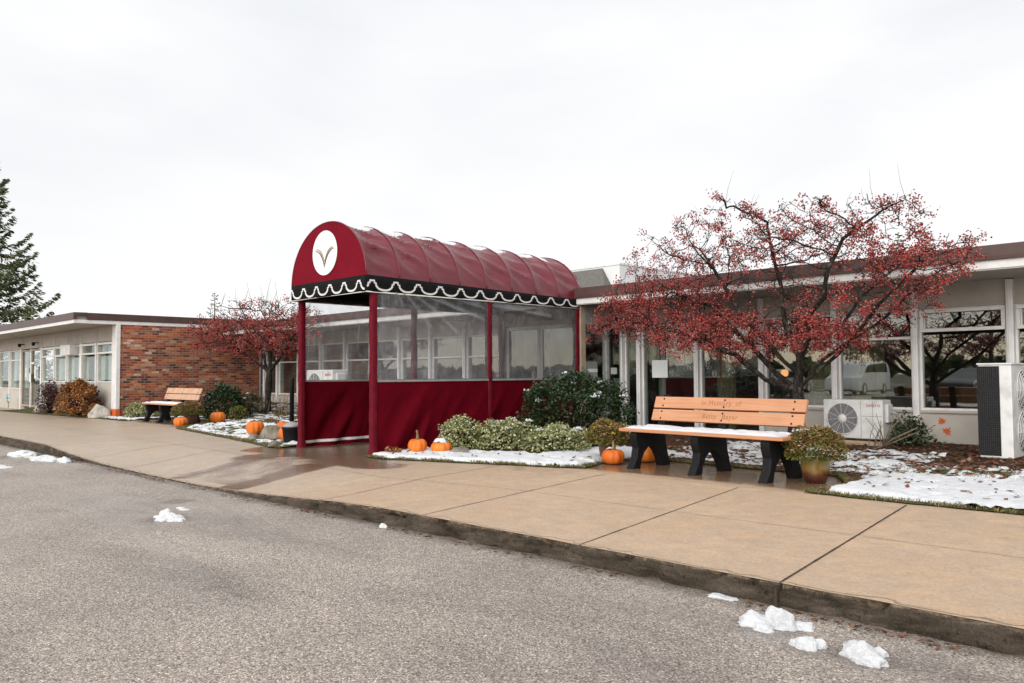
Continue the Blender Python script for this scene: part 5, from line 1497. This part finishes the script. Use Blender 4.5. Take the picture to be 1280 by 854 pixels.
# ------------------------------------------------------------------ lumps of snow on the road
def lump(label, x, y, parts, seed):
    z = road_z(x, y); bm = bmesh.new()
    for (dx, dy, r, h) in parts:
        q0 = len(bm.verts)
        bmesh.ops.create_icosphere(bm, subdivisions=4, radius=1.)
        bm.verts.ensure_lookup_table()
        for v in bm.verts[q0:]:
            d = v.co.normalized(); s_ = seed + dx * 7
            q = 1 + .30 * fbm(d.x * 1.4 + s_, d.y * 1.4, d.z * 1.4, 2) + .07 * fbm(d.x * 3.5 + s_, d.y * 3.5, d.z * 3.5, 2)
            v.co = Vector((dx + d.x * q * r, dy + d.y * q * r * .8, max(-.004, d.z * q * h)))
    me = bpy.data.meshes.new('snow_lump'); bm.to_mesh(me); bm.free()
    o = link_mesh('snow_lump', me, M['snow'], None, True); o.location = (x, y, z)
    return tag(o, label, 'snow lump', 'lumps of snow on the road')
lump('white snow lump on the open road left of centre', -7.32, 2.95, [(-.02, 0, .09, .075), (.08, .02, .10, .05), (.16, .04, .07, .03), (-.13, .02, .09, .012), (.04, -.05, .07, .04)], 1.)
lump('largest snow lump against the kerb at the slab joint', -1.93, 3.76, [(0, 0, .085, .095), (-.10, -.05, .09, .05), (.10, .05, .06, .03), (-.02, -.11, .05, .03), (-.14, .02, .05, .03)], 2.)
lump('smallest of the three snow lumps near the slab joint', -1.69, 3.55, [(0, 0, .055, .05), (.035, .05, .04, .035), (-.05, .01, .04, .025)], 3.)
lump('rightmost snow lump on the road', -1.47, 3.60, [(0, 0, .075, .06), (.06, -.05, .065, .045), (-.06, .08, .045, .035), (.05, .08, .035, .03)], 4.)
lump('leftmost long snow lump by the lowered kerb', -15.0, 3.72, [(0, 0, .22, .09), (.25, .02, .15, .06), (-.3, 0, .2, .05)], 5.)
lump('snow lump second from the left by the kerb', -14.0, 3.76, [(0, 0, .2, .07), (.2, .05, .14, .05), (-.25, -.02, .15, .04)], 6.)
lump('small snow lump near twigs by the lowered kerb', -13.45, 3.88, [(0, 0, .12, .07), (.1, 0, .08, .04)], 7.)
lump('tiny snow lump in the gutter below the middle of the walk', -5.53, 4.0, [(0, 0, .035, .03), (.03, 0, .025, .02)], 8.)
lump('thin flat snow lump in the gutter left of the slab joint', -2.42, 4.02, [(0, 0, .06, .012), (.07, 0, .05, .008)], 9.)
lump('thin melting snow lump on the road far left', -13.6, 3.0, [(0, 0, .2, .012), (.3, .05, .16, .01)], 10.)
lump('thin melting snow lump in front of the lowered kerb', -7.85, 3.3, [(0, 0, .05, .008), (.12, -.02, .06, .006)], 11.)

# ------------------------------------------------------------------ crabapple trees (space colonisation)
def colonise(limbs, attract, step, infl, kill, iters=160):
    pos = []; par = []
    for L in limbs:
        start = None
        for i, p in enumerate(L):
            p = np.array(p, float)
            if i == 0:
                if pos:
                    d = np.linalg.norm(np.array(pos) - p, axis=1); start = int(d.argmin())
                    continue
                pos.append(p); par.append(-1); start = 0; continue
            q = pos[start]; n = max(1, int(np.linalg.norm(p - q) / step))
            for k in range(1, n + 1):
                t = k / n
                j = np.array([nz(p[0]*3 + k*.3, p[1]*3, 1.), nz(p[1]*3 + k*.3, p[2]*3, 5.), nz(p[2]*3, k*.3, 9.)]) * step * .22
                pos.append(q + (p - q) * t + j); par.append(start); start = len(pos) - 1
    A = attract.copy()
    for it in range(iters):
        if len(A) == 0: break
        N = np.array(pos)
        D = np.empty((len(A),), float); I = np.empty((len(A),), int)
        for s in range(0, len(A), 400):
            d = ((A[s:s+400, None, :] - N[None]) ** 2).sum(2); I[s:s+400] = d.argmin(1); D[s:s+400] = d.min(1)
        D = np.sqrt(D); near = D < infl
        if not near.any(): break
        new = {}
        for a, i in zip(A[near], I[near]):
            v = a - N[i]; new.setdefault(i, []).append(v / np.linalg.norm(v))
        for i, vs in new.items():
            d = np.sum(vs, 0); l = np.linalg.norm(d)
            if l < 1e-3: continue
            d = d / l + RGT.normal(size=3) * .16; d /= np.linalg.norm(d)
            pos.append(N[i] + d * step); par.append(i)
        N2 = np.array(pos[len(N):])
        if len(N2):
            keep = np.ones(len(A), bool)
            for s in range(0, len(A), 400):
                d = ((A[s:s+400, None, :] - N2[None]) ** 2).sum(2).min(1); keep[s:s+400] = d > kill * kill
            A = A[keep]
    return np.array(pos), np.array(par)
def in_poly(x, z, P): return inside(x, z, P)
def crabapple(label, outline, ytr, ydep, limbs, natt, step, rtip, rmax, nberry, rberry, nleaf, dens, seed, scale=1.):
    global RGT
    RGT = np.random.default_rng(seed)
    xs = [p[0] for p in outline]; zs = [p[1] for p in outline]; xc, hw = (min(xs) + max(xs)) / 2, (max(xs) - min(xs)) / 2
    att = []
    while len(att) < natt:
        x, z = RGT.uniform(min(xs), max(xs)), RGT.uniform(min(zs), max(zs))
        if not in_poly(x, z, outline) or RGT.random() > dens(x, z): continue
        dep = ydep * math.sqrt(max(.05, 1 - ((x - xc) / (hw * 1.05)) ** 2))
        att.append((x, ytr + RGT.uniform(-1, 1) * dep, z))
    att = np.array(att)
    pos, par = colonise(limbs, att, step, step * 8, step * 1.7)
    n = len(pos); w = np.zeros(n); kids = [[] for _ in range(n)]
    for i in range(n):
        if par[i] >= 0: kids[par[i]].append(i)
    for i in range(n - 1, -1, -1):
        if not kids[i]: w[i] = 1
        if par[i] >= 0: w[par[i]] += w[i]
    r = np.minimum(rtip * w ** .46, rmax)
    t = thing('crabapple_tree', label, 'tree', tuple(pos[0]))
    # chains from each branching to the next
    T, L = MB(), MB()
    stack = [0]; starts = [(0, k) for k in kids[0]]
    done = []
    while starts:
        p, k = starts.pop()
        ch = [p, k]
        while len(kids[ch[-1]]) >= 1:
            ks = sorted(kids[ch[-1]], key=lambda q: -w[q])
            for q in ks[1:]: starts.append((ch[-1], q))
            ch.append(ks[0])
        rad = [min(r[c_], r[ch[1]]) * (1 + .28 * nz(pos[c_][0] * 5, pos[c_][1] * 5, pos[c_][2] * 7)) for c_ in ch]
        big = rad[0] > rtip * 6.5
        (T if big else L).tube([pos[c_] for c_ in ch], rad, 9 if big else (5 if rad[0] > rtip * 2.5 else 3), cap=True)
    # short fruit spurs
    cand = np.where(r < rtip * 3.4)[0]
    sp = RGT.choice(cand, int(len(cand) * 1.3)); tips = []
    for i in sp:
        d = RGT.normal(size=3); d[2] = d[2] * .7 + .25; d /= np.linalg.norm(d); l = RGT.uniform(.05, .17) * scale
        e = pos[i] + d * l; tips.append(e)
        L.tube([pos[i], pos[i] + d * l * .5 + RGT.normal(size=3) * .01, e], [rtip * .8, rtip * .7, rtip * .5], 3, cap=False)
    # thin water shoots above the crown
    top = np.argsort(-pos[:,2])[:max(60, n // 8)]
    for i in RGT.choice(top, 16):
        d = np.array([RGT.normal() * .45, RGT.normal() * .25, 1.]); d /= np.linalg.norm(d); l = RGT.uniform(.2, .5) * scale
        L.tube([pos[i], pos[i] + d * l * .5, pos[i] + d * l + np.array([.03, 0, 0])], [rtip * .7, rtip * .5, rtip * .25], 3, cap=False)
    T.build('trunk', M['bark'], t, True)
    cr = L.build('branches', M['bark'], t, True); cr['kind'] = 'stuff'
    tips = np.array(tips)
    # berries hang in bunches from the spurs
    wgt = np.array([dens(p[0], p[2]) ** 1.6 * (.25 + max(0, .6 + 1.3 * fbm(p[0] * 1.6, p[1] * 1.6, p[2] * 1.6 + seed))) for p in tips]); wgt /= wgt.sum()
    hubs = RGT.choice(len(tips), nberry // 7, p=wgt)
    b = hubs[RGT.integers(0, len(hubs), nberry)]
    C = tips[b] + RGT.normal(size=(nberry, 3)) * np.array([.036, .036, .030]) * scale - np.array([0, 0, .022 * scale])
    blobs('berries', C, rberry * RGT.uniform(.65, 1.2, nberry), M['berry'], t)['kind'] = 'stuff'
    b = RGT.choice(len(tips), nleaf, p=wgt); C = tips[b] + RGT.normal(size=(nleaf, 3)) * .035 * scale
    A, B_ = rnd_axes(RGT, nleaf, .019 * scale, .45, 0.)
    quads('leaves', C, A, B_, M['redleaf'], t)['kind'] = 'stuff'
    return t
OUT = [(-7.95, 1.70), (-7.65, 2.1), (-7.25, 2.42), (-6.5, 3.0), (-6.1, 3.22), (-5.15, 3.36), (-4.6, 3.25), (-3.5, 3.22), (-3.2, 3.02), (-3.3, 2.75), (-2.9, 2.78), (-2.6, 2.63), (-2.7, 2.32), (-3.2, 1.85), (-3.5, 1.6), (-4.1, 1.42), (-4.75, 1.5), (-5.3, 1.38), (-5.85, 1.30), (-6.2, 1.42), (-6.9, 1.52), (-7.6, 1.6)]
TY = 9.9
def densR(x, z):
    d = .66
    if x < -5.6 and z < 2.45: d = 1.
    if x < -6.6 and z < 2.6: d = 1.
    if z < 1.85: d = max(d, .85)
    if x > -3.9 and z < 2.6: d = max(d, .8)
    if -6.0 < x < -3.9 and 1.95 < z < 2.6: d = .28
    if x > -4.4 and z > 2.7: d = .55
    return d
zb = bed_z(-4.74, TY)
LR = [[(-4.76, TY, zb - .08), (-4.74, TY, .5), (-4.76, TY, .9), (-4.73, TY + .02, 1.3)],
      [(-4.76, TY, .86), (-5.08, TY - .18, 1.03), (-5.45, TY - .3, 1.36), (-5.85, TY - .4, 1.55), (-6.6, TY - .5, 1.8), (-7.3, TY - .4, 1.95)],
      [(-4.76, TY, .9), (-5.2, TY + .25, 1.15), (-5.7, TY + .4, 1.6), (-6.3, TY + .5, 2.1), (-6.9, TY + .4, 2.35)],
      [(-4.76, TY, 1.1), (-5.05, TY - .05, 1.42), (-5.45, TY - .1, 1.85), (-5.8, TY, 2.35), (-6.1, TY, 2.8)],
      [(-4.74, TY, .92), (-4.4, TY - .1, 1.18), (-4.0, TY - .2, 1.48), (-3.6, TY - .3, 1.9), (-3.15, TY - .25, 2.35)],
      [(-4.74, TY, 1.1), (-4.4, TY + .35, 1.4), (-3.9, TY + .5, 1.75), (-3.4, TY + .45, 2.2)],
      [(-4.73, TY, 1.28), (-4.6, TY + .05, 1.6), (-4.62, TY, 1.8), (-4.35, TY - .1, 2.05), (-4.3, TY - .1, 2.4), (-4.1, TY - .1, 2.75), (-3.6, TY - .1, 3.05), (-3.35, TY - .1, 3.12)],
      [(-4.65, TY, 1.7), (-4.2, TY + .1, 1.72), (-4.0, TY + .1, 2.0), (-3.5, TY + .2, 2.45)],
      [(-4.73, TY, 1.3), (-5.0, TY + .2, 1.75), (-5.1, TY + .3, 2.3), (-5.2, TY + .2, 2.9)]]
tr = crabapple('wide crabapple tree hung with red berries behind the near bench', OUT, TY, 1.12, LR, 2500, .085, .0042, .09, 27000, .0120, 3600, densR, 21)
OUTL = [(-23.3, 2.2), (-23.1, 2.6), (-22.6, 2.85), (-22.1, 3.0), (-21.6, 3.12), (-20.5, 3.18), (-19.3, 3.18), (-18.5, 3.1), (-17.6, 2.85), (-17.1, 2.5), (-17.4, 2.15), (-18.2, 1.9), (-19.5, 1.75), (-21, 1.75), (-22.2, 1.85), (-22.9, 2.0)]
zl = bed_z(-19.75, 10.6)
LL = [[(-19.8, 10.6, zl - .1), (-19.75, 10.6, .9), (-19.7, 10.6, 1.25)],
      [(-19.75, 10.6, 1.2), (-20.2, 10.5, 1.5), (-21.2, 10.4, 1.85), (-21.9, 10.3, 2.0), (-22.1, 10.3, 2.25)],
      [(-19.7, 10.6, 1.25), (-19.2, 10.6, 1.6), (-18.5, 10.5, 2.0), (-17.8, 10.4, 2.3)],
      [(-19.7, 10.6, 1.25), (-19.8, 10.7, 1.9), (-20.1, 10.7, 2.6)],
      [(-19.75, 10.6, 1.1), (-20.4, 10.8, 1.7), (-21.5, 10.8, 2.4)]]
tl = crabapple('smaller crabapple tree with red berries in front of the brick wall', OUTL, 10.4, 1.0, LL, 1500, .15, .0080, .2, 7000, .019, 3000, lambda x, z: .95 if z < 2.75 else .5, 22, 1.5)

# ------------------------------------------------------------------ conifers
def spruce(label, x, y, z0, h, rb, nb, needles, seed, group=None, lo=.0):
    rg = np.random.default_rng(seed)
    t = thing('spruce_tree', label, 'tree', (x, y, z0), group)
    MB().tube([(x, y, z0), (x, y, z0 + h * .5), (x, y, z0 + h)], [h * .018, h * .011, .01], 8).build('trunk', M['barkg'], t, True)
    B = MB(); C, A_, W_ = [], [], []
    for k in range(nb):
        f = lo + (1 - lo) * (k + rg.random()) / nb; z = z0 + h * f
        l = rb * (1 - f) ** .85 * rg.uniform(.72, 1.12) + .12
        a = k * 2.399 + rg.normal() * .2; ca, sa = math.cos(a), math.sin(a)
        pts = []
        for q in range(9):
            u = q / 8
            dz = l * (-.34 * math.sin(u * PI * .72) + .26 * u ** 3)
            pts.append(np.array((x + ca * l * u, y + sa * l * u, z + dz)))
        B.tube(pts, [max(.006, .028 * l / rb * (1 - q / 9) * h / 9) for q in range(9)], 4)
        m = int(needles * (l / rb) ** 1.2) + 14
        for _ in range(m):
            u = rg.random() ** .7; i = min(7, int(u * 8)); p = pts[i] + (pts[i+1] - pts[i]) * (u * 8 - i)
            side = rg.uniform(-1, 1); sw = .30 * l * (1 - .75 * u) + .1
            p = p + np.array((-sa, ca, 0)) * side * sw + np.array((0, 0, -abs(side) * .22 * sw - rg.random() * .10 * l * .5))
            d = np.array((ca, sa, 0)) * .7 + np.array((-sa, ca, 0)) * side * .9 + np.array((0, 0, rg.normal() * .35 - .28)); d /= np.linalg.norm(d)
            b = np.cross(d, rg.normal(size=3)); b /= np.linalg.norm(b)
            s = rg.uniform(.09, .2) * h / 17.
            C.append(p); A_.append(d * s); W_.append(b * s * .36)
    B.build('branches', M['barkg'], t, True)['kind'] = 'stuff'
    quads('needles', np.array(C), np.array(A_), np.array(W_), M['needle'], t)['kind'] = 'stuff'
    return t
spruce('tall green spruce behind the brick wing at the left edge', -58.6, 11.4, -.1, 17.5, 7.0, 190, 420, 3)
spruce('small spruce tip above the main roof behind the near crabapple', -21.1, 60, -.1, 11.2, 2.4, 60, 60, 4, lo=.3)
spruce('small spruce tip above the brick wing roof beside the left crabapple', -55.5, 25.6, -.1, 7.2, 2.0, 60, 50, 5, lo=.2)

# ------------------------------------------------------------------ what the windows reflect: parked vehicles, trees and far woods behind the camera
def car(label, x, y, L, Wd, H, mat, van=False, flip=False):
    z = road_z(x, y)
    t = thing('parked_car', label, 'car', (x, y, z), 'cars parked across the road')
    s = -1 if flip else 1
    if van: top = [(-.49, .55), (-.47, .80), (-.40, .98), (.12, 1.), (.24, .92), (.34, .62), (.47, .52), (.5, .36), (.5, .14), (.42, .12), (-.48, .12), (-.5, .3)]
    else: top = [(-.5, .50), (-.46, .62), (-.36, .66), (-.24, .97), (-.1, 1.), (.08, .98), (.24, .66), (.42, .58), (.5, .46), (.5, .2), (.45, .14), (-.46, .14), (-.5, .25)]
    P = [(x + s * a * L, z + b * H) for a, b in top]
    MB().prism(P, y - Wd/2, y + Wd/2, 'y').build('body', M[mat], t, bevel=.07, seg=3)
    gl = [(-.40, .66), (-.36, .90), (.10, .92), (.21, .85), (.29, .65)] if van else [(-.31, .67), (-.22, .92), (.07, .92), (.19, .67)]
    for yy in (y - Wd/2 - .006, y + Wd/2 - .004):
        MB().prism([(x + s * a * L, z + b * H) for a, b in gl], yy, yy + .01, 'y').build('window', M['carglass'], t)
    for a in (-.31, .31):
        for yy in (y - Wd/2 - .01, y + Wd/2 - .19):
            wh = MB().tube([(x + a * L, yy, z + .33), (x + a * L, yy + .2, z + .33)], .33, 24).build('wheel', M['dark'], t, True)
            MB().tube([(x + a * L, yy - .004, z + .33), (x + a * L, yy + .204, z + .33)], .2, 16).build('rim', M['alu'], wh)
    t.rotation_euler = (0, 0, PI / 2)
    return t
car('white van parked across the road, seen mirrored in the windows', -19.3, -23, 4.9, 1.9, 1.95, 'carwhite', True)
car('dark car parked across the road, seen mirrored in the windows', -13.6, -23.5, 4.5, 1.8, 1.5, 'cardark')
car('silver car parked across the road, seen mirrored in the windows', -24, -23.2, 4.5, 1.8, 1.5, 'carred', False, True)
RG2 = np.random.default_rng(77)
C = []
for x in np.arange(-330, 160, 2.6):
    y = -170 + 14 * math.sin(x * .05) + RG2.normal() * 5; h = 2.8 + 1.6 * fbm(x * .06, 3.3) + 1.2 * RG2.random()
    m = 110
    d = RG2.normal(size=(m, 3)); d /= np.linalg.norm(d, axis=1, keepdims=True)
    C.append(np.array([x, y, -.1 + h * .5]) + d * np.array([2.4, 2., h * .55]) * RG2.random((m, 1)) ** .33)
C = np.concatenate(C); A, B_ = rnd_axes(RG2, len(C), 1.3, .8, 0.)
tag(quads('far_woods', C, A, B_, M['needle']), 'far dark band of woods across the road', 'woods', kind='stuff')
def bare_tree(label, x, y, h, seed):
    rg = np.random.default_rng(seed); t = thing('bare_tree', label, 'tree', (x, y, -.13), 'trees across the road')
    B = MB(); T = MB()
    def grow(p, d, l, r, lev):
        n = 4; pts = [p]; q = p.copy(); dd = d.copy()
        for k in range(n):
            dd = dd + rg.normal(size=3) * .13; dd[2] += .04; dd /= np.linalg.norm(dd); q = q + dd * l / n; pts.append(q.copy())
        (T if lev == 0 else B).tube(pts, [r * (1 - .4 * k / n) for k in range(n + 1)], 7 if lev < 2 else 4)
        if lev < 4:
            for k in range(3 if lev else 5):
                i = rg.integers(2, n + 1); e = dd + rg.normal(size=3) * .62; e /= np.linalg.norm(e)
                grow(pts[i], e, l * rg.uniform(.58, .8), r * .52, lev + 1)
    grow(np.array((x, y, -.2)), np.array((0, 0, 1.)), h * .36, h * .022, 0)
    T.build('trunk', M['bark'], t, True); B.build('branches', M['bark'], t, True)['kind'] = 'stuff'
bare_tree('bare tree across the road, mirrored in the windows beside the van', -16, -38, 10., 5)
bare_tree('bare tree across the road, mirrored in the entrance doors', -42, -46, 10., 6)
spruce('dark spruce across the road, mirrored in the right hand windows', -13, -36, -.13, 10., 2.8, 90, 80, 8)
